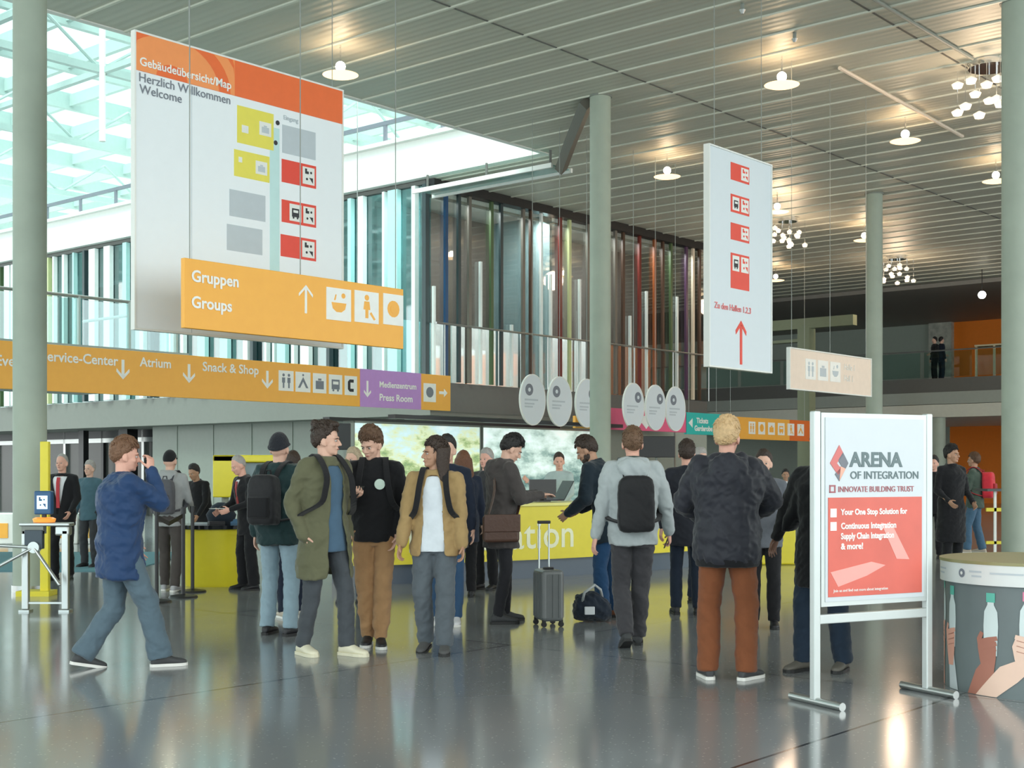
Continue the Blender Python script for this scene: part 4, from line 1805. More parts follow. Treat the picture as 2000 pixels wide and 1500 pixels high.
class Fig:
    def __init__(s, label, px, d, H, face, lf=(-.10, 0, 8), rf=(.10, 0, -8), lean=2, side=0, twist=0, yaw=0, pitch=0, roll=0,
                 lh=None, rh=None, lpole=(-.4, -1, 0), rpole=(.4, -1, 0), lcurl=.35, rcurl=.35, lhd=None, rhd=None, ln=None, rn=None,
                 build=1.0, near=True, pel=(0, 0), drop=0, px_dy=0, z=0):
        s.S = H / 1.80
        s.B = build
        s.near = near
        s.t = thing('person', label, 'person', at(px, d, z), math.radians(face))
        s.cf = {'L': lf, 'R': rf}
        s.ank = {}
        zp = 9
        pc_ = V(((lf[0] + rf[0]) / 2 + pel[0], (lf[1] + rf[1]) / 2 + pel[1], 0))
        for k in 'LR':
            f = s.cf[k]
            pit = f[3] if len(f) > 3 else 0
            # pitch: heel raised by pit degrees about the ball of the foot
            Rf = RZ_(f[2]) @ RX(-pit)
            ball = V((f[0], f[1], 0)) + RZ_(f[2]) @ V((0, .11, 0))
            s.ank[k] = (ball + Rf @ V((0, -.11, .085)), Rf, ball)
            hx = -.092 if k == 'L' else .092
            a = s.ank[k][0]
            dx = a.x - (pc_.x + hx)
            dy = a.y - pc_.y
            zp = min(zp, a.z + math.sqrt(max(.3, .855 ** 2 - dx * dx - dy * dy)))
        s.P = V((pc_.x, pc_.y, zp - drop))
        s.lean, s.side, s.twist = lean, side, twist
        # spine frames
        s.fr = []
        c = s.P.copy()
        n = 14
        for i in range(n + 1):
            h = i / n * .70
            u = min(1, max(0, h / .5))
            R = RZ_(twist * u) @ RY(side * u) @ RX(-lean * (.35 + .65 * u))
            s.fr.append((c.copy(), R))
            c = c + R @ V((0, 0, .70 / n))
        J, R = s.T(.63)
        s.HJ = J
        s.HR = R @ RX(lean * .5) @ RZ_(yaw) @ RX(-pitch) @ RY(roll)
        s.arm = {}
        for k, tgt, pole in (('L', lh, lpole), ('R', rh, rpole)):
            sg = -1 if k == 'L' else 1
            sh = s.pt(sg * .175 * (1 + (build - 1) * .5), -.005, .525)
            tg = V(tgt) if tgt else sh + V((sg * .075, .05, -.545))
            el, wr = ik(sh, tg, .295, .262, pole)
            s.arm[k] = (sh, el, wr)
        s.curl = {'L': lcurl, 'R': rcurl}
        s.hd = {'L': lhd, 'R': rhd}
        s.hn = {'L': ln, 'R': rn}
        s.knee = {}
        for k in 'LR':
            hx = -.092 if k == 'L' else .092
            hp = s.P + RZ_(twist * .15) @ V((hx, 0, 0))
            kn, an = ik(hp, s.ank[k][0], .435, .425, s.ank[k][1] @ V((0, 1, .1)))
            s.knee[k] = (hp, kn, s.ank[k][0])

    def T(s, h):
        if h <= 0:
            c, R = s.fr[0]
            return c + R @ V((0, 0, h)), R
        f = min(h / .70 * 14, 13.999)
        i = int(f)
        c0, R0 = s.fr[i]
        c1, R1 = s.fr[i + 1]
        return c0.lerp(c1, f - i), R0

    def pt(s, x, y, h):
        c, R = s.T(h)
        return c + R @ V((x, y, 0))

    def ring(s, h, rx, ry, yo=0, xo=0):
        c, R = s.T(h)
        return (c + R @ V((xo, yo, 0)), R @ V((1, 0, 0)), R @ V((0, 1, 0)), rx, ry)

    def out(s, me):
        me.transform(Matrix.Scale(s.S, 4))
        return me

    def torso(s, mb, inf=0, hem=None, top=.60, bulk=1.0):
        """hem: list of (h, rx, ry) rings below the waist, lowest first"""
        k = s.B * bulk
        base = [(-.08, .150, .112), (0, .168, .122), (.08, .160, .115), (.17, .146, .106), (.28, .152, .110), (.38, .168, .120), (.46, .176, .118), (.515, .165, .100), (.555, .115, .078), (.60, .062, .062)]
        R = []
        lo = -.08
        if hem is not None:
            for h, rx, ry in hem:
                R.append(s.ring(h, rx, ry))
            lo = hem[-1][0] + .04
        for h, rx, ry in base:
            if h < lo or h > top:
                continue
            w = inf * (1 if h < .5 else .6)
            R.append(s.ring(h, rx * k + w, ry * k + w, -.012 if h < .12 else (-.004 if h < .3 else -.01)))
        mb.loft(R, 28)

    def limb(s, mb, pts, rad):
        for i in range(len(pts) - 1):
            mb.capsule(pts[i], pts[i + 1], rad[i][0], rad[i][1])

    def hand(s, mb, k):
        sg = -1 if k == 'L' else 1
        sh, el, wr = s.arm[k]
        d = V(s.hd[k]).normalized() if s.hd[k] else (wr - el).normalized()
        n = V(s.hn[k]) if s.hn[k] else V((-sg, .25, 0))
        n = (n - d * n.dot(d)).normalized()
        X = d.cross(n) * (1 if k == 'R' else -1)      # towards the thumb
        if s.hn[k] is None and X.y < 0:
            X = -X
        mb.capsule(wr - d * .02, wr + d * .01, .027, .025)
        mb.loft([(wr, X, n, .026, .018), (wr + d * .03, X, n, .036, .017), (wr + d * .065, X, n, .041, .015), (wr + d * .092, X, n, .036, .012)], 14)
        c = s.curl[k]
        for i, (o, ln) in enumerate(((.031, .068), (.0105, .076), (-.0105, .07), (-.031, .055))):
            p = wr + d * .086 + X * o
            dd = (d + X * o * 2.2).normalized()
            cc = c * (1 + .14 * i)
            for j, f in enumerate((.45, .32, .24)):
                a = cc * (.55, 1.0, .75)[j]
                dd = (dd * math.cos(a) + n * math.sin(a)).normalized()
                q = p + dd * ln * f * 1.02
                mb.capsule(p, q, .0088 - .0008 * j, .0082 - .0009 * j, 8)
                n2 = (n - dd * n.dot(dd))
                p = q
                n = n2.normalized() if n2.length > .2 else n
            n = V(s.hn[k]) if s.hn[k] else V((-sg, .25, 0))
            n = (n - d * n.dot(d)).normalized()
        p = wr + d * .022 + X * .026
        dd = (d * .62 + X * .7 + n * (.25 + c * .4)).normalized()
        q = p + dd * .042
        mb.capsule(p, q, .0125, .0105, 8)
        dd = (d * .85 + X * (.35 - c * .3) + n * (.3 + c * .5)).normalized()
        mb.capsule(q, q + dd * .034, .0102, .0082, 8)
        s.palm = getattr(s, 'palm', {})
        s.palm[k] = (wr + d * .07 + n * .022, d, n, X)

    def hp(s, x, y, z):
        return s.HJ + s.HR @ V((x, y, z))

    def body(s, skin, beard=None, lips=(.45, .16, .13), eyes=True, ears=True):
        mb = MB()
        s.torso(mb, -.014, top=.56)
        for k in 'LR':
            sh, el, wr = s.arm[k]
            mb.capsule(sh, el, .047, .038)
            mb.capsule(el, wr, .037, .026)
            s.hand(mb, k)
            h, kn, an = s.knee[k]
            mb.capsule(h, kn, .078, .052)
            mb.capsule(kn, an, .052, .036)
            A, Rf, ball = s.ank[k]
            mb.capsule(A + Rf @ V((0, -.02, -.035)), A + Rf @ V((0, .13, -.055)), .03, .024)
        c, R = s.T(.55)
        mb.capsule(c, s.hp(0, -.012, .05), .057, .054)
        H = s.HR
        E = lambda p, r: mb.ell(s.hp(*p), r, H, 20)
        E((0, -.012, .135), (.077, .098, .113))
        E((0, .03, .078), (.060, .063, .086))
        E((0, .042, .032), (.046, .046, .036))
        E((0, .076, .020), (.022, .018, .019))
        E((0, .076, .137), (.050, .021, .014))
        for x in (-1, 1):
            E((x * .037, .062, .082), (.022, .024, .022))
            if ears:
                E((x * .080, -.004, .098), (.010, .021, .032))
                E((x * .076, .010, .075), (.008, .012, .014))
        mb.capsule(s.hp(0, .092, .122), s.hp(0, .112, .086), .0085, .0125, 10)
        for x in (-1, 1):
            mb.capsule(s.hp(x * .009, .1, .08), s.hp(x * .012, .096, .078), .008, .007, 8)
        E((0, .088, .056), (.020, .012, .008))
        E((0, .086, .042), (.017, .012, .008))
        me = s.out(remesh(mb, .0052 if s.near else .009, 2))
        o = put(me, 'body', skin, s.t)
        if eyes:
            Mw = mat('eye_white', (.48, .43, .40), .4)
            Mi = mat('eye_iris', (.05, .03, .02), .2)
            for x in (-1, 1):
                mb = MB()
                mb.ell(s.hp(x * .031, .0815, .113), (.0125, .0105, .0085), H, 12, Mw)
                mb.ell(s.hp(x * .031, .0885, .113), (.0068, .0045, .0068), H, 10, Mi)
                oo = bpy.data.objects.new('eye', s.out(mb.mesh('eye', True)))
                COL.objects.link(oo)
                oo.parent = s.t
            mb = MB()
            mb.path([s.hp(-.021, .0975, .0485), s.hp(-.01, .1, .0505), s.hp(0, .1, .0495), s.hp(.01, .1, .0505), s.hp(.021, .0975, .0485)], [.002, .0045, .0045, .0045, .002], 8)
            put(s.out(mb.mesh('lips', True)), 'lips', mat('lips', lips, .5), s.t)
        return o

    def hair(s, m, style='short', t=.16, line=.5, beard=False, vol=0, brows=True, seed=1, mb_extra=None, name='hair'):
        mb = MB()
        c = V((0, -.012, .135))
        r0 = V((.077, .098, .113))
        nu, nv = 56, 36
        vs_ = []
        for j in range(nv + 1):
            th = PI * j / nv
            for i in range(nu):
                a = 2 * PI * i / nu
                d = V((math.sin(th) * math.cos(a), math.sin(th) * math.sin(a), math.cos(th)))
                y = d.y
                if style in ('beanie', 'cap'):
                    zh = .22 if y > .2 else (.22 - (.2 - y) * .6)
                    zh = max(zh, -.3)
                else:
                    if y > .75:
                        zh = line
                    elif y > 0:
                        zh = line + (-.32 - line) * (1 - y / .75) ** 1.1
                    else:
                        zh = -.32 - min(1, -y * 1.5) * .5
                    zh += .07 * noise.noise((d.x * 5 + seed, d.y * 5, 0))
                k = min(1, max(0, (d.z - zh) / (.1 if style in ('beanie', 'cap') else .2) + .5))
                k = k * k * (3 - 2 * k)
                tt = t * (1 + vol * max(0, d.z) * (.6 + .6 * max(0, y)))
                if style in ('short', 'fade') and d.z < .45:
                    tt *= .62 + .38 * min(1, max(0, (d.z + .5) / .95))
                if style not in ('beanie', 'cap'):
                    tt *= 1 + .55 * noise.noise((d.x * 9 + seed, d.y * 5, d.z * 5)) + .28 * noise.noise((d.x * 24, d.y * 12 + seed, d.z * 12))
                tt *= (1 if style in ('beanie', 'cap') else min(1, .35 + max(0, (d.z - zh)) * 1.4))
                f = (.9 * (1 - k)) + (1 + tt) * k
                vs_.append(s.hp(c.x + d.x * r0.x * f, c.y + d.y * r0.y * f, c.z + d.z * r0.z * f))
        fs = []
        for j in range(nv):
            for i in range(nu):
                i2 = (i + 1) % nu
                fs.append((j * nu + i, j * nu + i2, (j + 1) * nu + i2, (j + 1) * nu + i))
        mb.add(vs_, fs)
        H = s.HR
        rnd = random.Random(seed)
        if style == 'bun':
            mb.ell(s.hp(0, -.10, .235), (.04, .038, .036), H)
            mb.ell(s.hp(0, -.085, .2), (.05, .045, .04), H)
            mb.ell(s.hp(0.01, .05, .24), (.055, .045, .03), H)
        if style == 'long':
            for i in range(26):
                a = math.radians(100 + 340 * (i / 25 - .5) * .62 + 170)
                x, y = math.sin(a) * .088, -abs(math.cos(a)) * .105 if abs(math.sin(a)) < .9 else -.02
                x = .094 * math.sin(-1.75 + 3.5 * i / 25)
                y = -.02 - .095 * math.cos(-1.75 + 3.5 * i / 25) * 1
                p0 = s.hp(x * .95, y, .15)
                p1 = s.hp(x * 1.12, y * .95 + .01, .03)
                dn = V((x * .25, 0, -.11 - .04 * rnd.random()))
                p2 = s.hp(x * 1.18, y * .85 + .01, .03) + dn
                mb.capsule(p0, p1, .022, .022, 8)
                mb.capsule(p1, p2, .022, .012 + .006 * rnd.random(), 8)
        if style == 'cap':
            mb.loft([(s.hp(0, .075, .155), H @ V((1, 0, 0)), H @ V((0, 0, 1)), .07, .008), (s.hp(0, .15, .140), H @ V((1, 0, 0)), H @ V((0, 0, 1)), .055, .005)], 16)
        if style == 'beanie':
            n = 30
            R = []
            pts = []
            for i in range(n):
                a = 2 * PI * i / n
                y = math.sin(a)
                zz = .155 if y > .2 else .155 - (.2 - y) * .045
                pts.append(s.hp(math.cos(a) * .086, -.012 + y * .107, zz - .002))
            for i in range(n):
                mb.capsule(pts[i], pts[(i + 1) % n], .014, .014, 8)
        if mb_extra:
            mb_extra(mb)
        me = s.out(remesh(mb, .0055 if s.near else .009, 1))
        if s.near and style not in ('beanie', 'cap'):
            # short locks combed away from the crown
            tb = MB()
            for i in range(330):
                z = rnd.uniform(-.62, 1)
                a = rnd.uniform(0, 2 * PI)
                rr_ = math.sqrt(1 - z * z)
                d = V((rr_ * math.cos(a), rr_ * math.sin(a), z))
                if d.y > .75:
                    zh = line
                elif d.y > 0:
                    zh = line + (-.32 - line) * (1 - d.y / .75) ** 1.1
                else:
                    zh = -.32 - min(1, -d.y * 1.5) * .5
                if z < zh - .02:
                    continue
                side = z < .35
                tt = t * (.55 if side else 1) * (1 + vol * max(0, z)) * min(1, .4 + (z - zh) * 1.4)
                f = 1 + tt * .8
                p = V((c.x + d.x * r0.x * f, c.y + d.y * r0.y * f, c.z + d.z * r0.z * f))
                crown = V((0, -.35, .94))
                tg = d - crown * d.dot(crown)
                tg = tg + V((rnd.uniform(-.35, .35), rnd.uniform(-.3, .3) + (.5 if z > .5 else 0), rnd.uniform(-.2, .2)))
                tg = tg - d * tg.dot(d)
                if tg.length < .05:
                    continue
                tg = tg.normalized()
                ln_ = rnd.uniform(.018, .034) * (.6 if side and style != 'long' else 1.1)
                q = p + tg * ln_ + d * ln_ * rnd.uniform(-.15, .22)
                tb.loft([(s.hp(*(p - tg * .008)), *[H @ v for v in perp(tg)], .0035, .0035), (s.hp(*(p + (q - p) * .4 + d * .003)), *[H @ v for v in perp(tg)], .0062, .0045), (s.hp(*q), *[H @ v for v in perp(tg)], .0012, .0012)], 6)
            m2_ = s.out(tb.mesh('tb', True))
            bm = bmesh.new()
            bm.from_mesh(me)
            bm.from_mesh(m2_)
            bm.to_mesh(me)
            bm.free()
            bpy.data.meshes.remove(m2_)
        put(me, name, m, s.t)
        if brows and s.near:
            mb = MB()
            for x in (-1, 1):
                mb.path([s.hp(x * .016, .0975, .129), s.hp(x * .032, .096, .1335), s.hp(x * .047, .084, .129)], [.003, .0035, .002], 6)
            put(s.out(mb.mesh('eyebrows', True)), 'eyebrows', m, s.t)
        if beard:
            mb = MB()
            mb.ell(s.hp(0, .05, .026), (.052, .05, .038), H)
            mb.ell(s.hp(-.052, .02, .05), (.012, .035, .04), H)
            mb.ell(s.hp(.052, .02, .05), (.012, .035, .04), H)
            mb.ell(s.hp(0, .1, .064), (.026, .006, .006), H)
            me = s.out(remesh(mb, .006, 2, .002, 60))
            put(me, 'beard', m, s.t)

    def top(s, m, name='jacket', inf=.022, hem=None, bulk=1.0, sleeves=True, collar=0, hood=0, cut=None, sl=(.062, .052, .05, .04), fold=.008, bottomcut=False, seed=1, cuff=.012, extra=None):
        mb = MB()
        s.torso(mb, inf, hem, .60, bulk)
        # shoulder yoke
        for sg, k in ((-1, 'L'), (1, 'R')):
            sh, el, wr = s.arm[k]
            mb.capsule(s.pt(sg * .06, -.01, .545), sh, .052 + inf * .5, sl[0] * .98)
            if sleeves:
                d = (wr - el).normalized()
                mb.capsule(sh, el, sl[0], sl[1])
                mb.capsule(el, wr - d * cuff, sl[2], sl[3])
        if collar:
            c0, R = s.T(.52)
            c1 = s.hp(0, -.012, 0)
            c1 = c0.lerp(c1, .88)
            mb.loft([(c0, R @ V((1, 0, 0)), R @ V((0, 1, 0)), .145, .108), (c0.lerp(c1, .25), R @ V((1, 0, 0)), R @ V((0, 1, 0)), .115, .098), (c0.lerp(c1, .5), R @ V((1, 0, 0)), R @ V((0, 1, 0)), .07 + collar, .07 + collar), (c1, R @ V((1, 0, 0)), R @ V((0, 1, 0)), .06 + collar, .064 + collar)], 20)
        if hood:
            c0, R = s.T(.55)
            mb.ell(s.pt(0, -.095 - inf * 1.25, .52), (.125 * hood, .058 * hood, .10 * hood), R)
            mb.capsule(s.pt(-.10, -.08 - inf, .555), s.pt(.10, -.08 - inf, .555), .035 * hood, .035 * hood)
            for sg in (-1, 1):
                mb.capsule(s.pt(sg * .085, -.06, .58), s.pt(sg * .055, .075, .56), .042 * hood, .026 * hood)
            mb.capsule(s.pt(-.085, -.07, .585), s.pt(.085, -.07, .585), .045 * hood, .045 * hood)
        if extra:
            extra(mb)
        me = remesh(mb, .010 if s.near else .014, 5, fold, 8, seed)
        if cut or bottomcut:
            bm = bmesh.new()
            bm.from_mesh(me)
            kill = []
            c0, R0 = s.T(0)
            for f in bm.faces:
                p = f.calc_center_median()
                # torso coordinates
                h = (p - s.P).z / max(.5, math.cos(math.radians(s.lean)))
                c, R = s.T(max(-.5, min(.69, h)))
                l = R.transposed() @ (p - c)
                if bottomcut and hem and h < hem[0][0] + .02 and f.normal.z < -.6:
                    kill.append(f)
                elif cut and l.y > .03 and cut(l.x, h):
                    kill.append(f)
            bmesh.ops.delete(bm, geom=kill, context='FACES')
            bd = [v for v in bm.verts if v.is_boundary]
            for _ in range(10):
                new = {}
                for v in bd:
                    nb = [e.other_vert(v) for e in v.link_edges if e.is_boundary]
                    if len(nb) == 2:
                        new[v] = v.co * .4 + (nb[0].co + nb[1].co) * .3
                for v, c_ in new.items():
                    v.co = c_
            bm.to_mesh(me)
            bm.free()
            o = bpy.data.objects.new('tmp', me)
            COL.objects.link(o)
            so_ = o.modifiers.new('s', 'SOLIDIFY')
            so_.thickness = .010
            so_.offset = -1
            dg = bpy.context.evaluated_depsgraph_get()
            me2 = bpy.data.meshes.new_from_object(o.evaluated_get(dg))
            bpy.data.objects.remove(o)
            me = me2
            me.polygons.foreach_set('use_smooth', [True] * len(me.polygons))
        return put(s.out(me), name, m, s.t)

    def shirt(s, m, name='shirt', inf=.006, fold=.004, bottom=-.12):
        mb = MB()
        inf += .014
        s.torso(mb, inf, [(bottom, .172 + inf, .128 + inf)], .58)
        me = remesh(mb, .011, 3, fold, 9, 5)
        return put(s.out(me), name, m, s.t)

    def trousers(s, m, name='trousers', r=(.098, .074, .072, .062), fold=.006, waist=.13, seed=2, hips=1.0, hem=.03):
        mb = MB()
        k = s.B * hips
        mb.loft([s.ring(-.10, .135 * k, .115 * k, -.012), s.ring(-.03, .172 * k, .132 * k, -.012), s.ring(.05, .172 * k, .126 * k, -.012), s.ring(waist, .155 * k, .115 * k, -.008)], 26)
        for kk in 'LR':
            h, kn, an = s.knee[kk]
            A, Rf, ball = s.ank[kk]
            d = (an - kn).normalized()
            mb.capsule(h, kn, r[0], r[1])
            e = an - d * hem
            X = Rf @ V((1, 0, 0))
            Y = d.cross(X).normalized()
            X = Y.cross(d)
            mid = kn.lerp(e, .5)
            mb.loft([(kn - d * .02, X, Y, r[1] * .97, r[1] * .97), (mid, X, Y, (r[2] + r[1]) / 2, (r[2] + r[1]) / 2), (e, X, Y, r[3], r[3] * 1.12), (e + d * .045, X, Y, r[3] * .98, r[3] * 1.12)], 18)
            mb.capsule(kn - d * .01, kn + d * .01, r[1], r[1])
        me = remesh(mb, .010 if s.near else .014, 4, fold, 10, seed)
        return put(s.out(me), name, m, s.t)

    def shoes(s, m, sole, boot=False, name='shoe', chunky=1.0):
        for kk in 'LR':
            A, Rf, ball = s.ank[kk]
            O = ball + Rf @ V((0, -.11, 0))
            P = lambda x, y, z: O + Rf @ V((x, y, z))
            mb = MB()
            prof = [(-.072, .018, .045), (-.06, .032, .07), (-.02, .038, .092), (.03, .040, .092), (.07, .043, .074), (.11, .047, .058), (.155, .046, .048), (.185, .036, .040), (.202, .018, .03)]
            R = []
            for y, hw, hh in prof:
                R.append((P(0, y, .012 + hh / 2), Rf @ V((1, 0, 0)), Rf @ V((0, 0, 1)), hw * chunky, hh / 2))
            mb.loft(R, 16)
            kn = s.knee[kk][1]
            u = (kn - A).normalized()
            mb.capsule(P(0, -.012, .075), A + u * (.09 if boot else .02), .042, .045 if boot else .040)
            me = remesh(mb, .007, 3)
            o = put(s.out(me), name, m, s.t)
            mb = MB()
            th = .024 * chunky
            L_, R_ = [], []
            for y, hw in ((-.078, .02), (-.066, .034), (-.02, .040), (.04, .040), (.1, .048), (.155, .048), (.19, .037), (.208, .016)):
                L_.append((-hw * chunky, y))
                R_.append((hw * chunky, y))
            poly = R_ + L_[::-1]
            n = len(poly)
            vs_ = [P(x, y, 0.001) for x, y in poly] + [P(x, y, th) for x, y in poly]
            fs = [tuple(range(n)), tuple(range(n, 2 * n))] + [(i, (i + 1) % n, (i + 1) % n + n, i + n) for i in range(n)]
            mb.add(vs_, fs)
            o2 = put(s.out(mb.mesh('sole')), 'sole', sole, o)

    def world(s, v):
        M = s.t.matrix_basis if True else None
        return Matrix.Translation(s.t.location) @ Matrix.Rotation(s.t.rotation_euler.z, 4, 'Z') @ (v * s.S)

    def carried(s, name, label, cat, org):
        """empty for something carried, at local point org, turned with the person"""
        t = thing(name, label, cat, s.world(V(org)), s.t.rotation_euler.z)
        return t

    def backpack(s, label, m, m2, w_=.27, dp=.15, h0=.06, h1=.50, inf=.03, pocket=True, straps=True, name='backpack'):
        org = s.pt(0, -.16, h0)
        t = s.carried(name, label, 'backpack', org)
        def fin(me):
            me.transform(Matrix.Translation(-org))
            me.transform(Matrix.Scale(s.S, 4))
            return me
        yb = -.115 - inf
        mb = MB()
        n = 12
        R = []
        vs_ = []
        K = 28
        hs = [h0, h0 + .015, h0 + .05] + [h0 + (h1 - h0) * u for u in (.25, .45, .65, .8, .92)] + [h1 - .01, h1]
        ws = [.7, .9, 1, 1, 1, 1, .97, .88, .7, .5]
        for h, k in zip(hs, ws):
            c, Rm = s.T(h)
            dd = dp * (.6 + .4 * k)
            cc = c + Rm @ V((0, yb - dd / 2, 0))
            ring_ = []
            for i in range(K):
                a = 2 * PI * i / K
                ca, sa = math.cos(a), math.sin(a)
                e = .45
                x = math.copysign(abs(ca) ** e, ca) * w_ / 2 * k
                y = math.copysign(abs(sa) ** e, sa) * dd / 2
                ring_.append(cc + Rm @ V((x, y, 0)))
            vs_.append(ring_)
        flat = [v for r_ in vs_ for v in r_]
        fs = []
        for j in range(len(vs_) - 1):
            for i in range(K):
                i2 = (i + 1) % K
                fs.append((j * K + i, j * K + i2, (j + 1) * K + i2, (j + 1) * K + i))
        fs += [tuple(range(K)), tuple(range((len(vs_) - 1) * K, len(vs_) * K))]
        mb.add(flat, fs)
        put(fin(remesh(mb, .010, 2, .004, 12)), 'bag_body', m, t)
        if pocket:
            mb = MB()
            c, Rm = s.T((h0 + h1) * .38)
            hh = (h1 - h0) * .42
            cc = c + Rm @ V((0, yb - dp - .012, 0))
            mb.box((-w_ * .36, -.02, -hh / 2), (w_ * .36, .04, hh / 2), None, bev=.018)
            mb.v = [tuple(cc + Rm @ V(v)) for v in mb.v]
            put(fin(mb.mesh('p', True)), 'front_pocket', m2, t)
        mb = MB()
        mb.path([s.pt(-.03, yb - .02, h1 - .01), s.pt(-.02, yb - .02, h1 + .04), s.pt(.02, yb - .02, h1 + .04), s.pt(.03, yb - .02, h1 - .01)], .008, 8)
        put(fin(mb.mesh('h', True)), 'top_handle', m2, t)
        if straps:
            for sg in (-1, 1):
                f = .128 * s.B + inf
                raw = [(.07, -.135 - inf, h1 - .04), (.085, -.10 - inf * .8, .555), (.092, -.04, .60 + inf * .4), (.096, .03, .605 + inf * .3), (.104, .09 + inf * .5, .55), (.115, f - .004, .46), (.13, f, .36), (.155, f - .022, .26), (.178 + inf, .04, .18), (.17 + inf, -.06, .13), (.13, -.135 - inf, .10)]
                pts = spline([s.pt(sg * x, y, h) for x, y, h in raw], 4)
                side = []
                Rm = s.T(.4)[1]
                for p in pts:
                    side.append(Rm @ V((1, 0, 0)))
                mb = MB()
                mb.ribbon(pts, side, .048, .012)
                put(fin(mb.mesh('s')), 'strap', m2, t)
        return t


SK1 = mat('skin_fair', (.66, .40, .30), .55, var=.08, vscale=18)
SK2 = mat('skin_pink', (.70, .38, .29), .55, var=.1, vscale=18)
SK3 = mat('skin_tan', (.45, .25, .16), .55, var=.08, vscale=18)
SK4 = mat('skin_brown', (.22, .11, .07), .5, var=.08, vscale=18)


def hairm(name, col):
    return mat(name, col, .55, bump=.6, bscale=70, var=.3, vscale=40)


H_dk = hairm('hair_dark_brown', (.035, .02, .013))
H_bk = hairm('hair_black', (.012, .010, .010))
H_br = hairm('hair_brown', (.10, .05, .025))
H_gi = hairm('hair_ginger_brown', (.17, .085, .045))
H_bl = hairm('hair_blond', (.62, .42, .22))
H_gr = hairm('hair_grey', (.35, .33, .31))
S_wh = mat('sole_white', (.75, .74, .7), .6)
S_bk = mat('sole_black', (.02, .02, .02), .6)
Sh_bk = mat('shoe_black', (.015, .015, .018), .5)
Sh_dk = mat('shoe_dark_grey', (.05, .052, .055), .7)
Sh_cr = mat('shoe_cream', (.72, .68, .52), .6)
C_blk = cloth('cloth_black', (.010, .010, .012))
C_nav = cloth('cloth_navy', (.012, .018, .035))
C_char = cloth('cloth_charcoal', (.04, .041, .045))
C_jean = cloth('denim_blue', (.035, .085, .17))
M_strap = cloth('strap_black', (.012, .012, .014), bump=.1, bscale=40)
M_pack = cloth('pack_black', (.013, .013, .015), .6, bump=.2)


def phone(loc, rz, label, tilt=0.0):
    mb = MB()
    mb.box((-.036, -.004, -.073), (.036, .004, .073), M_black, bev=.004)
    mb.box((-.033, -.0048, -.068), (.033, -.004, .068), mat('phone_screen', (.02, .025, .03), .05))
    o = mb.build('mobile_phone', None, loc=loc, rz=rz)
    o.rotation_euler = (tilt, 0, rz)
    return tag(o, label, 'phone')


# 1 ---- man in blue jacket walking right, hand at his face
f = Fig('man in a blue jacket and faded jeans striding right, hand raised to his face', 246, 10.05, 1.76, -62,
        lf=(-.08, -.33, 6, 12), rf=(.10, .24, -4, 0), lean=3, yaw=-14, pitch=6, twist=4,
        rh=(.10, .165, 1.52), rpole=(.3, -.1, -1), rhd=(-.2, .05, 1), rn=(-.8, -.5, .2), rcurl=.9, lh=(-.26, .10, .92), build=1.12)
f.body(SK2)
f.hair(H_gi, 'short', t=.2, vol=.3)
C_blue = cloth('jacket_blue', (.016, .046, .125), .6, .5, 7)
f.top(C_blue, 'jacket', .035, [(-.20, .225, .185), (-.10, .23, .18), (0, .222, .17)], 1.1, collar=.012, fold=.016, sl=(.080, .070, .068, .050), seed=3)
f.trousers(cloth('jeans_faded', (.095, .14, .175)), r=(.112, .086, .082, .082), fold=.010)
f.shoes(Sh_dk, S_wh)
# 2 ---- man in dark suit at far left, red tie
f = Fig('man in a black suit and red tie facing us beside the left column', 124, 18.2, 1.70, 172,
        lf=(-.10, 0, 10), rf=(.10, .06, -8), near=False, build=1.08, lh=(-.2, .2, .98), rh=(.22, .14, .95))
f.body(SK2)
f.hair(H_gr, 'short', t=.04, line=.7, brows=False)
f.shirt(mat('shirt_white', (.75, .76, .78), .7), inf=-.016, fold=0)
f.top(C_blk, 'suit_jacket', .02, [(-.16, .19, .15), (-.05, .19, .145)], cut=lambda x, h: abs(x) < .02 + max(0, h - .1) * .2 and h > .0 and h < .56, fold=.004)
mb = MB()
mb.ribbon([f.pt(0, .105, .54), f.pt(0, .132, .46), f.pt(0, .142, .3), f.pt(0, .134, .1)], V((1, 0, 0)), .05, .01)
put(f.out(mb.mesh('tie')), 'tie', mat('tie_red', (.45, .02, .03), .6), f.t)
f.trousers(C_blk)
f.shoes(Sh_bk, S_bk)
# 3 ---- person in teal behind the man in blue
f = Fig('person in a teal top half hidden behind the man in the blue jacket', 176, 20.5, 1.62, 165, near=False)
f.body(SK1)
f.hair(H_gr, 'short', t=.2, brows=False)
f.top(cloth('top_teal', (.06, .12, .15)), 'top', .02, [(-.14, .19, .15), (-.03, .185, .14)], fold=.006)
f.trousers(C_char)
f.shoes(Sh_bk, S_bk)
# 4 ---- man with grey backpack at barrier
f = Fig('man in a black cap seen from behind wearing a grey backpack at the barrier posts', 330, 16.4, 1.72, -8, near=False,
        lf=(-.09, .08, 8), rf=(.11, -.08, -8), lh=(-.16, .30, 1.05), rh=(.2, .28, 1.02))
f.body(SK1)
f.hair(C_blk, 'cap', t=.12, brows=False, name='cap')
f.top(cloth('hoodie_grey_light', (.32, .33, .33)), 'hooded_top', .02, [(-.10, .18, .14), (0, .18, .135)], hood=.9, fold=.006)
f.trousers(cloth('trousers_brown_grey', (.07, .06, .055)))
f.shoes(mat('shoe_grey_white', (.4, .4, .42), .6), S_wh)
f.backpack('dark grey backpack on the man in the black cap by the barrier posts', cloth('pack_grey', (.09, .09, .10)), cloth('pack_grey_dark', (.05, .05, .06)), w_=.30, dp=.16)
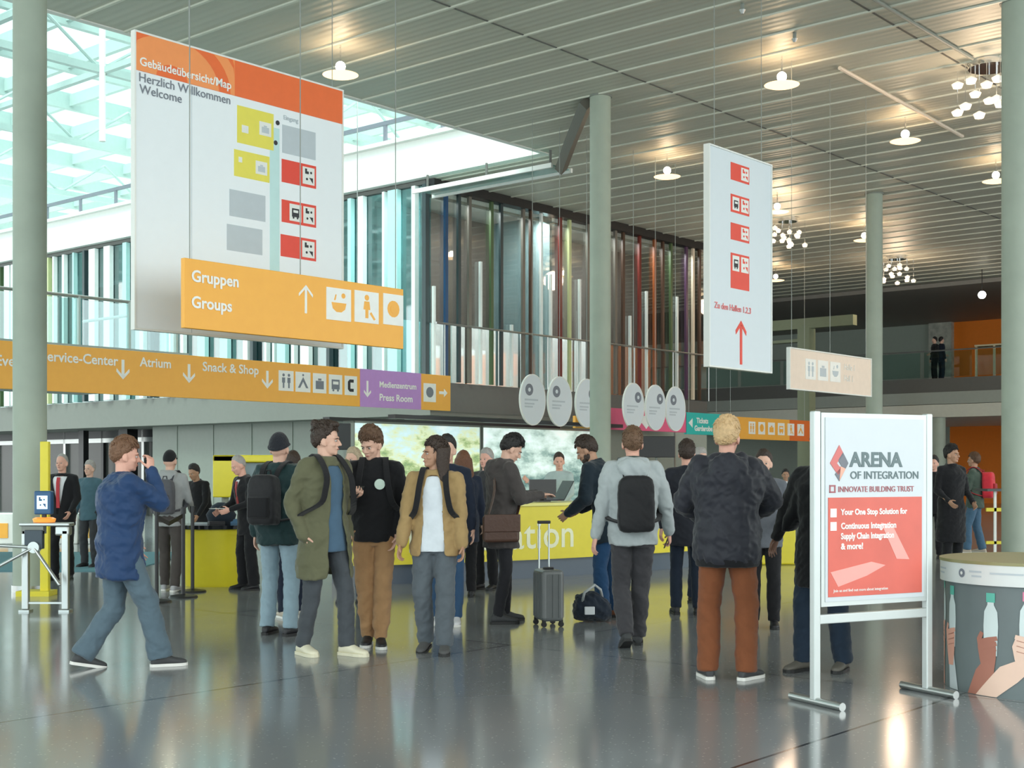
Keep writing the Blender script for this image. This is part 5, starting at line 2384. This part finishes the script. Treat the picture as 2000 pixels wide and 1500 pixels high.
# 5 ---- elderly man in black suit
f = Fig('balding elderly man in a black suit bending over papers by the yellow terminal', 490, 16.6, 1.68, 128,
        lf=(-.1, 0, 8), rf=(.1, .05, -8), lean=14, pitch=18, lh=(-.12, .36, 1.08), rh=(.14, .38, 1.06), near=False, build=1.1)
f.body(SK2)
f.hair(H_gr, 'short', t=.05, line=.86, brows=False)
f.shirt(mat('shirt_white', (.75, .76, .78), .7), inf=-.016, fold=0)
f.top(C_blk, 'suit_jacket', .022, [(-.2, .20, .16), (-.05, .20, .15)], cut=lambda x, h: abs(x) < max(0, h - .28) * .25 and h < .56, fold=.006)
mb = MB()
mb.ribbon([f.pt(0, .10, .54), f.pt(0, .13, .46), f.pt(0, .14, .3), f.pt(0, .134, .15)], V((1, 0, 0)), .05, .01)
put(f.out(mb.mesh('tie')), 'tie', mat('tie_dark_red', (.3, .03, .03), .6), f.t)
f.trousers(C_blk, r=(.11, .082, .08, .075))
f.shoes(Sh_bk, S_bk)
mb = MB()
mb.box((-.11, -.08, 0), (.11, .08, .004))
o = mb.build('paper_sheet', mat('paper', (.7, .7, .66), .7), loc=f.world(V((0, .46, 1.09))), rz=.4)
tag(o, 'sheet of paper held by the elderly man in the black suit', 'paper')
# 5b --- dark figure behind the yellow terminal
f = Fig('person in black leaning on the black topped pod behind the yellow terminal', 398, 19.4, 1.6, 150, near=False, lean=24, pitch=10, lh=(-.2, .35, .95), rh=(.2, .35, .95))
f.body(SK3)
f.hair(H_bk, 'short', t=.16, brows=False)
f.top(C_blk, 'top', .02, [(-.1, .18, .14)], fold=.006)
f.trousers(C_blk)
f.shoes(Sh_bk, S_bk)
# 6 ---- beanie
f = Fig('person in a dark beanie, dark green jacket and light blue jeans seen from behind', 540, 12.0, 1.80, -22,
        lf=(-.11, .02, 10), rf=(.14, .0, -10), lh=(-.23, .02, .90), rh=(.12, .30, 1.05), yaw=8, near=True, build=1.08)
f.body(SK1)
f.hair(cloth('beanie_knit', (.018, .02, .026), bump=.6, bscale=60), 'beanie', t=.16, brows=False, name='beanie')
f.top(cloth('jacket_dark_green', (.010, .032, .034), .7, .5, 7), 'jacket', .04, [(-.12, .215, .175), (-.03, .21, .165)], 1.08, collar=.02, fold=.014, sl=(.085, .075, .072, .056), seed=9)
f.trousers(cloth('jeans_light', (.26, .36, .42)), r=(.095, .074, .07, .066), fold=.008)
f.shoes(Sh_bk, S_bk)
f.backpack('black backpack on the person in the dark beanie', M_pack, M_strap, w_=.29, dp=.17, inf=.045)
# 6b --- dark trousered person behind
f = Fig('person in dark clothes mostly hidden behind the beanie wearer and the olive parka', 572, 13.4, 1.66, 20, near=False, lh=(-.2, .3, 1.1))
f.body(SK1)
f.hair(H_dk, 'short', t=.16, brows=False)
f.top(C_blk, 'jacket', .03, [(-.15, .2, .16)], fold=.008)
f.trousers(C_nav)
f.shoes(mat('shoe_beige', (.5, .44, .36), .6), S_wh)
# 7 ---- olive parka, bun
f = Fig('tall man with a hair bun in an olive parka and cream shoes, head turned right', 623, 10.75, 1.86, 224,
        lf=(-.12, .20, 14), rf=(.11, -.06, -6, 0), lean=1, yaw=40, pitch=4, twist=0,
        lh=(-.215, .09, .95), rh=(.215, .09, .95), rpole=(.5, -1, 0), lpole=(-.5, -1, 0), lhd=(.35, .1, -1), rhd=(-.35, .1, -1))
f.body(SK1)
f.hair(H_dk, 'bun', t=.2, vol=.3, seed=4)
f.shirt(cloth('shirt_denim', (.07, .13, .20)), inf=.010)
C_ol = cloth('parka_olive', (.115, .115, .065), .75, .45, 7)
f.top(C_ol, 'parka', .038, [(-.33, .235, .20), (-.2, .232, .19), (-.08, .222, .175), (0, .215, .17)], 1.04, collar=.03, hood=.95, fold=.012,
      cut=lambda x, h: -.075 - max(0, .2 - h) * .12 < x < .05 + max(0, .2 - h) * .1 and h < .545, bottomcut=True, sl=(.076, .066, .064, .05), seed=6, cuff=-.02)
f.trousers(cloth('trousers_slate', (.062, .070, .080)), r=(.094, .070, .066, .060), fold=.007)
f.shoes(Sh_cr, mat('sole_cream', (.7, .66, .5), .6), chunky=1.06)
f.backpack('black backpack of the tall man in the olive parka', M_pack, M_strap, w_=.27, dp=.14, inf=.055)
# 8 ---- black sweater man
f = Fig('young man in a black sweater with round pale logo and tan chinos', 730, 11.25, 1.84, 182,
        lf=(-.06, .05, 6), rf=(.05, -.05, -4), lean=3, yaw=-28, pitch=24, rh=(.15, .27, 1.24), rpole=(.6, -.6, -.6), rhd=(-.5, .8, .25), rn=(-.2, -.2, 1), rcurl=.7,
        lh=(-.20, .08, .93), lpole=(-.8, -1, 0), lhd=(.3, .1, -1), pel=(.0, .0))
f.body(SK1)
f.hair(H_br, 'mop', t=.24, vol=.35, line=.36, seed=8)
f.top(C_blk, 'sweater', .028, [(-.07, .185, .15), (0, .192, .155)], 1.02, collar=.022, fold=.009, sl=(.076, .066, .062, .044), seed=12)
f.trousers(cloth('chinos_tan', (.37, .21, .10)), r=(.098, .076, .072, .060), fold=.009)
f.shoes(Sh_bk, S_wh, boot=True)
c, R = f.T(.41)
mb = MB()
p = f.pt(-.052, .150, .41)
nn = R @ V((-.25, 1, 0)).normalized()
mb.cyl(p, p + nn * .018, .043, n=24)
put(f.out(mb.mesh('b')), 'round_logo', mat('logo_mint', (.55, .68, .60), .6), f.t)
a, d_, n_, X_ = f.palm['R']
phone(f.world(a + n_ * .004), math.radians(150), 'phone in the hand of the young man in the black sweater', .9)
f.backpack('black backpack worn by the young man in the black sweater', M_pack, M_strap, w_=.27, dp=.12, inf=.03)
# 9 ---- fair person behind
f = Fig('fair haired person in a dark top right behind the young man in the black sweater', 690, 15.0, 1.72, 170, near=False, yaw=-20)
f.body(SK1)
f.hair(hairm('hair_sand', (.42, .33, .22)), 'long', t=.2, brows=False)
f.top(C_char, 'jacket', .03, [(-.12, .19, .15)], fold=.006)
f.trousers(C_nav)
f.shoes(Sh_bk, S_bk)
# 10 ---- long haired man in tan jacket
f = Fig('long haired man in a tan jacket, white t-shirt and grey jeans', 842, 10.85, 1.74, 176,
        lf=(-.12, .06, 6), rf=(.06, -.14, -8, 8), lean=2, yaw=-62, pitch=0, lh=(-.27, .04, .88), rh=(.25, .06, .90), lcurl=.5, rcurl=.5)
f.body(SK3)
f.hair(H_dk, 'long', t=.18, vol=.2, line=.42, seed=11, beard=False)
f.shirt(cloth('tshirt_white', (.66, .71, .76)), inf=.014, bottom=-.08)
C_tan = cloth('jacket_tan', (.36, .24, .105), .8, .4, 7)
f.top(C_tan, 'jacket', .034, [(-.12, .215, .175), (-.04, .215, .17)], 1.04, collar=.028, fold=.011,
      cut=lambda x, h: abs(x - .005) < .085 + max(0, .25 - h) * .06 - max(0, h - .4) * .2 and h < .56, bottomcut=True, sl=(.080, .070, .066, .050), seed=14)
f.trousers(cloth('jeans_grey', (.10, .118, .135)), r=(.104, .084, .082, .072), fold=.009)
f.shoes(mat('suede_grey', (.085, .085, .085), .85), S_bk, boot=True)
f.backpack('dark backpack worn over the tan jacket of the long haired man', M_pack, M_strap, w_=.27, dp=.14, inf=.04)
# 11 ---- person behind 10
f = Fig('dark haired person in a navy coat and blue jeans directly behind the long haired man', 874, 12.85, 1.80, 176, near=False,
        lf=(-.09, .05, 6), rf=(.09, -.05, -6))
f.body(SK1)
f.hair(H_bk, 'short', t=.2, vol=.3, brows=False)
f.top(C_nav, 'coat', .03, [(-.2, .205, .165), (0, .205, .16)], collar=.02, fold=.008)
f.trousers(C_jean)
f.shoes(mat('shoe_white', (.7, .7, .72), .6), S_wh)
# 12 ---- brown haired woman
f = Fig('auburn haired person in a navy coat seen from behind', 905, 15.6, 1.69, 10, near=False)
f.body(SK1)
f.hair(hairm('hair_auburn', (.14, .055, .025)), 'long', t=.22, brows=False)
f.top(C_nav, 'coat', .03, [(-.25, .2, .16), (0, .2, .155)], fold=.006)
f.trousers(C_blk)
f.shoes(Sh_bk, S_bk)
# 13 ---- laptop man
f = Fig('man in a dark hooded jacket with a brown shoulder bag using a laptop', 982, 13.0, 1.84, -72,
        lf=(-.12, .06, 8), rf=(.10, -.08, -6), lean=5, yaw=-6, pitch=30, rh=(.12, .34, 1.22), lh=(-.10, .38, 1.22), rpole=(.5, -.4, -1), lpole=(-.5, -.4, -1),
        rhd=(-.1, 1, .05), lhd=(.1, 1, .05), rn=(0, 0, -1), ln=(0, 0, -1), rcurl=.25, lcurl=.3)
f.body(SK1)
f.hair(H_bk, 'short', t=.2, vol=.3)
f.top(cloth('jacket_grey_brown', (.060, .052, .050), .8, .45, 7), 'jacket', .034, [(-.22, .205, .175), (-.1, .21, .17), (0, .205, .165)], 1.04, hood=.95, collar=.02, fold=.011, sl=(.078, .068, .064, .048), seed=21)
f.trousers(cloth('trousers_black_slim', (.018, .018, .022)), r=(.086, .062, .058, .048), fold=.005)
f.shoes(Sh_dk, S_bk, boot=True)
t = thing('laptop', 'open black laptop held by the man in the dark hooded jacket', 'laptop', f.world(V((0.01, .46, 1.165))), f.t.rotation_euler.z)
mb = MB()
mb.box((-.16, -.11, 0), (.16, .11, .014), M_black, bev=.004)
mb.build('base', None, t)
mb = MB()
mb.box((-.14, -.07, .014), (.14, .04, .017))
mb.build('keyboard', M_ink, t)
mb = MB()
mb.box((-.16, 0, 0), (.16, .008, .21), M_black, bev=.003)
o = mb.build('lid', None, t)
o.location = (0, .105, .01)
o.rotation_euler = (-.5, 0, 0)
# brown bag
org = f.pt(.22, -.08, -.16)
t = f.carried('shoulder_bag', 'brown leather shoulder bag hanging at the side of the man with the laptop', 'bag', org)
M_lea = mat('leather_brown', (.075, .035, .022), .45, bump=.2, bscale=30)
mb = MB()
mb.box((-.045, -.17, 0), (.045, .19, .26), M_lea, bev=.03)
mb.build('bag_body', None, t)
mb = MB()
mb.box((.036, -.172, .10), (.056, .192, .268), M_lea, bev=.008)
mb.build('flap', None, t)
mb = MB()
pts = [V((0, -.12, .25)), V((-.05, -.04, .5)) , V((-.2, -.02, .77)), V((-.36, .02, .66)), V((-.40, .1, .5)), V((-.2, .25, .4)), V((0, .17, .25))]
mb.ribbon(spline(pts, 5), V((1, .3, .2)), .035, .006)
mb.build('strap', M_lea, t)
# 13b --- grey haired person behind laptop man
f = Fig('grey haired person behind the man with the laptop', 951, 16.6, 1.74, 150, near=False)
f.body(SK2)
f.hair(H_gr, 'short', t=.18, brows=False)
f.top(C_char, 'jacket', .03, [(-.12, .19, .15)], fold=.006)
f.trousers(C_blk)
f.shoes(Sh_bk, S_bk)
# 14 ---- receptionist
f = Fig('desk attendant in a pale grey shirt stretching an arm out behind the information desk', 1096, 20.2, 1.74, 150, near=False, yaw=30, lean=8,
        rh=(.42, .28, 1.36), rpole=(.3, 0, -1), lh=(-.2, .34, 1.05))
f.body(SK2)
f.hair(H_dk, 'short', t=.18, brows=False)
f.top(cloth('shirt_pale_grey', (.42, .50, .50)), 'shirt', .018, [(-.1, .18, .14)], fold=.006)
f.trousers(C_blk)
f.shoes(Sh_bk, S_bk)
mb = MB()
mb.box((-.22, -.01, 0), (.22, .01, .3), M_black)
mb.box((-.1, -.06, -.02), (.1, .06, 0), M_black)
o = mb.build('desk_monitor', None, loc=at(1060, 19.1, 1.06), rz=.5)
tag(o, 'small black monitor standing on the information desk in front of the attendant', 'monitor')
# 15 ---- bending man
f = Fig('bearded man in a navy coat and blue jeans bending forward over a bag', 1190, 13.4, 1.86, 62,
        lf=(-.10, .02, 8), rf=(.09, -.03, -8), lean=24, yaw=12, pitch=18, lh=(-.18, .36, 1.02), rh=(.18, .40, 1.05))
f.body(SK3)
f.hair(H_dk, 'short', t=.2, vol=.2, beard=True)
f.top(cloth('coat_navy_green', (.012, .022, .032)), 'coat', .034, [(-.20, .215, .18), (-.08, .215, .175), (0, .21, .17)], 1.06, collar=.025, fold=.010, sl=(.08, .07, .066, .05), seed=31)
f.trousers(cloth('jeans_deep_blue', (.015, .055, .13)), r=(.098, .074, .072, .066), fold=.007)
f.shoes(mat('boot_tan_leather', (.24, .09, .045), .5), S_bk, boot=False)
t = thing('travel_bag', 'black and white sports bag lying on the floor around the feet of the bending man', 'bag', at(1160, 13.1, 0))
mb = MB()
mb.loft([((-.20, 0, .10), (0, 1, 0), (0, 0, 1), .06, .07), ((-.17, 0, .14), (0, 1, 0), (0, 0, 1), .12, .13), ((0, 0, .155), (0, 1, 0), (0, 0, 1), .13, .15), ((.12, 0, .12), (0, 1, 0), (0, 0, 1), .10, .11), ((.17, 0, .10), (0, 1, 0), (0, 0, 1), .05, .06)], 18)
put(remesh(mb, .010, 2, .012, 14), 'bag_body', cloth('bag_blue_black', (.015, .022, .035)), t)
mb = MB()
mb.path([(-.12, -.1, .2), (-.1, -.15, .3), (0, -.13, .37), (.06, -.06, .32), (.08, -.02, .24)], .014, 8)
mb.build('strap', mat('strap_grey', (.4, .42, .42), .6), t, smooth=True)
mb = MB()
mb.box((-.1, -.145, .08), (0.0, -.125, .16), None, bev=.008)
mb.build('white_patch', mat('patch_white', (.6, .62, .64), .6), t)
t = thing('travel_bag', 'small blue black bag on the floor right of the bending man', 'bag', at(1212, 13.7, 0))
mb = MB()
mb.loft([((-.1, 0, .08), (0, 1, 0), (0, 0, 1), .06, .06), ((0, 0, .13), (0, 1, 0), (0, 0, 1), .1, .13), ((.08, 0, .1), (0, 1, 0), (0, 0, 1), .05, .08)], 16)
put(remesh(mb, .010, 2, .012, 14), 'bag_body', cloth('bag_blue_black', (.015, .022, .035)), t)
mb = MB()
mb.path([(-.05, -.08, .12), (0, -.12, .27), (.05, -.07, .15)], .012, 8)
mb.build('strap', mat('strap_grey', (.4, .42, .42), .6), t, smooth=True)
# 16 ---- grey hoodie man walking away
f = Fig('man in a light grey hoodie and charcoal trousers walking away', 1237, 11.2, 1.85, 2,
        lf=(-.07, -.17, 4, 24), rf=(.06, .16, -4, 0), lean=3, lh=(-.31, -.01, .90), rh=(.31, .12, .93), rcurl=.8, lcurl=.4, build=1.06)
f.body(SK2)
f.hair(hairm('hair_reddish_brown', (.14, .075, .04)), 'short', t=.12)
f.top(cloth('hoodie_light_grey', (.40, .44, .45), .85, .4, 8), 'hoodie', .032, [(-.09, .20, .165), (0, .205, .165)], 1.04, hood=1.05, fold=.011, sl=(.078, .068, .066, .046), seed=41)
f.trousers(cloth('trousers_charcoal', (.052, .050, .056)), r=(.100, .078, .074, .066), fold=.010)
f.shoes(Sh_dk, S_bk)
a, d_, n_, X_ = f.palm['R']
phone(f.world(a), math.radians(80), 'phone in the right hand of the man walking away in the grey hoodie', .35)
mb = MB()
c, R = f.T(.58)
mb.loft([(f.T(.565)[0], R @ V((1, 0, 0)), R @ V((0, 1, 0)), .082, .082), (f.T(.60)[0], R @ V((1, 0, 0)), R @ V((0, 1, 0)), .07, .074), (f.T(.64)[0], R @ V((1, 0, 0)), R @ V((0, 1, 0)), .066, .07)], 20)
put(f.out(remesh(mb, .008, 2)), 'neck_collar', cloth('collar_green_grey', (.05, .075, .07)), f.t)
f.backpack('plain black backpack with wide straps on the man in the light grey hoodie', M_pack, M_strap, w_=.30, dp=.13, h0=.02, h1=.47, inf=.035, pocket=False)
# 17 ---- dark navy suit man
f = Fig('man in a dark navy suit seen from behind, left of the blond man', 1338, 13.7, 1.78, -4, near=True,
        lf=(-.09, .06, 6), rf=(.13, .0, -6), lh=(-.24, .04, .90), rh=(.12, .3, 1.15))
f.body(SK2)
f.hair(H_dk, 'short', t=.18)
f.top(cloth('suit_navy', (.014, .016, .024), .7, .25), 'suit_jacket', .024, [(-.22, .20, .16), (-.08, .20, .155), (0, .195, .15)], collar=.012, fold=.006, sl=(.072, .062, .058, .044))
f.trousers(cloth('trousers_navy', (.012, .02, .036)), r=(.092, .068, .064, .060), fold=.005)
f.shoes(Sh_bk, S_bk)
f = Fig('grey haired person in dark clothes mostly hidden between navy suit and blond man', 1366, 15.0, 1.72, -150, near=False)
f.body(SK1)
f.hair(H_gr, 'short', t=.18, brows=False)
f.top(C_nav, 'jacket', .03, [(-.12, .19, .15)], fold=.006)
f.trousers(C_nav)
f.shoes(Sh_bk, S_bk)
# 18 ---- blond man
f = Fig('blond man in a dark puffer jacket and rust brown trousers', 1420, 9.45, 1.84, -8,
        lf=(-.13, .02, 14), rf=(.13, .0, -34), lean=2, yaw=-18, pitch=5, lh=(-.13, .30, 1.10), rh=(.14, .33, 1.12), lpole=(-1, -.3, -.25), rpole=(1, -.3, -.25), build=1.1)
f.body(SK2)
f.hair(H_bl, 'short', t=.22, vol=.35, seed=17)
f.top(cloth('puffer_black_navy', (.022, .023, .032), .55, .45, 6), 'puffer_jacket', .050, [(-.13, .215, .185), (-.09, .235, .20), (0, .24, .20)], 1.1, hood=1.12, collar=.03, fold=.016, sl=(.094, .084, .080, .058), seed=51)
mb = MB()
mb.loft([f.ring(-.155, .205, .175), f.ring(-.15, .218, .188), f.ring(-.10, .226, .194), f.ring(-.095, .21, .18)], 32)
put(f.out(remesh(mb, .010, 2, .004)), 'hem_band', cloth('hem_black', (.008, .008, .01)), f.t)
f.trousers(cloth('trousers_rust', (.20, .065, .025), .8, .3, 8), r=(.106, .084, .080, .076), fold=.007, hem=.015)
f.shoes(Sh_dk, S_wh)
# 18b --- person in front of the blond man
f = Fig('person in grey mostly hidden at the right elbow of the blond man', 1492, 12.6, 1.66, 165, near=False, rh=(.2, .25, 1.1), lh=(-.24, .2, 1.1))
f.body(SK1)
f.hair(H_dk, 'short', t=.18, brows=False)
f.top(cloth('top_grey_pattern', (.12, .13, .15)), 'jacket', .025, [(-.12, .19, .15)], fold=.008)
f.trousers(C_blk)
f.shoes(Sh_bk, S_bk)
# 19 ---- far receptionist
f = Fig('small distant attendant in a white shirt behind the right end of the yellow desk', 1534, 26, 1.5, 175, near=False)
f.body(SK3)
f.hair(H_bk, 'short', t=.18, brows=False)
f.top(mat('shirt_white', (.75, .76, .78), .7), 'shirt', .016, [(-.1, .18, .14)], fold=.005)
f.trousers(C_blk)
f.shoes(Sh_bk, S_bk)
# 20 ---- man behind poster
f = Fig('man in a black coat and dark jeans hidden behind the ARENA poster stand', 1608, 9.9, 1.78, 140,
        lf=(-.13, -.06, 10), rf=(.10, .12, -14), lean=3, rh=(.42, -.05, .98), lh=(-.2, .12, .95), rpole=(.5, -1, .4))
f.body(SK4)
f.hair(H_bk, 'short', t=.12)
def flare(mb):
    mb.loft([(f.P + V((.30, -.02, .10)), V((1, 0, 0)), V((0, 1, 0)), .03, .10), (f.P + V((.24, -.03, .22)), V((1, 0, 0)), V((0, 1, 0)), .08, .12), (f.P + V((.15, -.02, .42)), V((1, 0, 0)), V((0, 1, 0)), .09, .12)], 18)
f.top(C_blk, 'coat', .04, [(-.30, .22, .19), (-.1, .22, .18), (0, .21, .175)], 1.04, collar=.025, fold=.010, sl=(.08, .07, .066, .05), extra=flare)
f.trousers(cloth('jeans_dark', (.018, .032, .055)), r=(.1, .08, .078, .076), fold=.008)
f.shoes(mat('shoe_taupe', (.13, .12, .10), .6), S_bk)
# 21 ---- people on the far right
f = Fig('man in a long black coat and black hair standing right of the poster stand', 1856, 19.5, 1.84, 200, near=True, yaw=20, lf=(-.1, 0, 8), rf=(.1, .04, -8), rh=(.2, .22, 1.02), lh=(-.2, .24, 1.0))
f.body(SK3)
f.hair(H_bk, 'short', t=.22, vol=.3)
f.top(C_blk, 'coat', .035, [(-.5, .22, .19), (-.2, .215, .18), (0, .205, .17)], 1.04, collar=.025, fold=.010)
f.trousers(C_blk)
f.shoes(Sh_bk, S_bk)
f = Fig('person in black at the edge of the poster stand beside the long coated man', 1824, 22.5, 1.72, 150, near=False)
f.body(SK2)
f.hair(H_bk, 'short', t=.2, brows=False)
f.top(C_blk, 'jacket', .03, [(-.15, .2, .16)], fold=.006)
f.trousers(C_blk)
f.shoes(Sh_bk, S_bk)
f = Fig('person in a green jacket and blue jeans wearing the red backpack', 1903, 24.0, 1.80, 60, near=True, yaw=-10, lf=(-.12, .1, 8), rf=(.1, -.12, -8), rh=(.2, .25, 1.05), lh=(-.15, .3, 1.1))
f.body(SK3)
f.hair(H_br, 'short', t=.2)
f.top(cloth('jacket_moss', (.07, .10, .08)), 'jacket', .03, [(-.12, .2, .16), (0, .2, .155)], 1.04, collar=.02, fold=.009)
f.trousers(cloth('jeans_mid_blue', (.07, .14, .22)), r=(.1, .078, .074, .068))
f.shoes(mat('shoe_beige', (.5, .44, .36), .6), S_wh)
f.backpack('bright red backpack on the person in the green jacket', cloth('pack_red', (.62, .03, .05), .6), cloth('pack_red_dark', (.35, .02, .03)), w_=.32, dp=.2, h1=.52)
# mezzanine pair
for px, rz, lab, c_ in ((1826, 100, 'person in black on the far mezzanine, left of a pair', C_blk), (1838, -80, 'person in dark clothes on the far mezzanine, right of a pair', C_nav)):
    f = Fig(lab, px, 52, 1.72, rz, near=False, lh=(-.2, .3, 1.1), z=4.98)
    f.body(SK1, eyes=False)
    f.hair(H_bk, 'short', t=.2, brows=False)
    f.top(c_, 'jacket', .03, [(-.15, .2, .16)], fold=.006)
    f.trousers(c_)
    f.shoes(Sh_bk, S_bk)
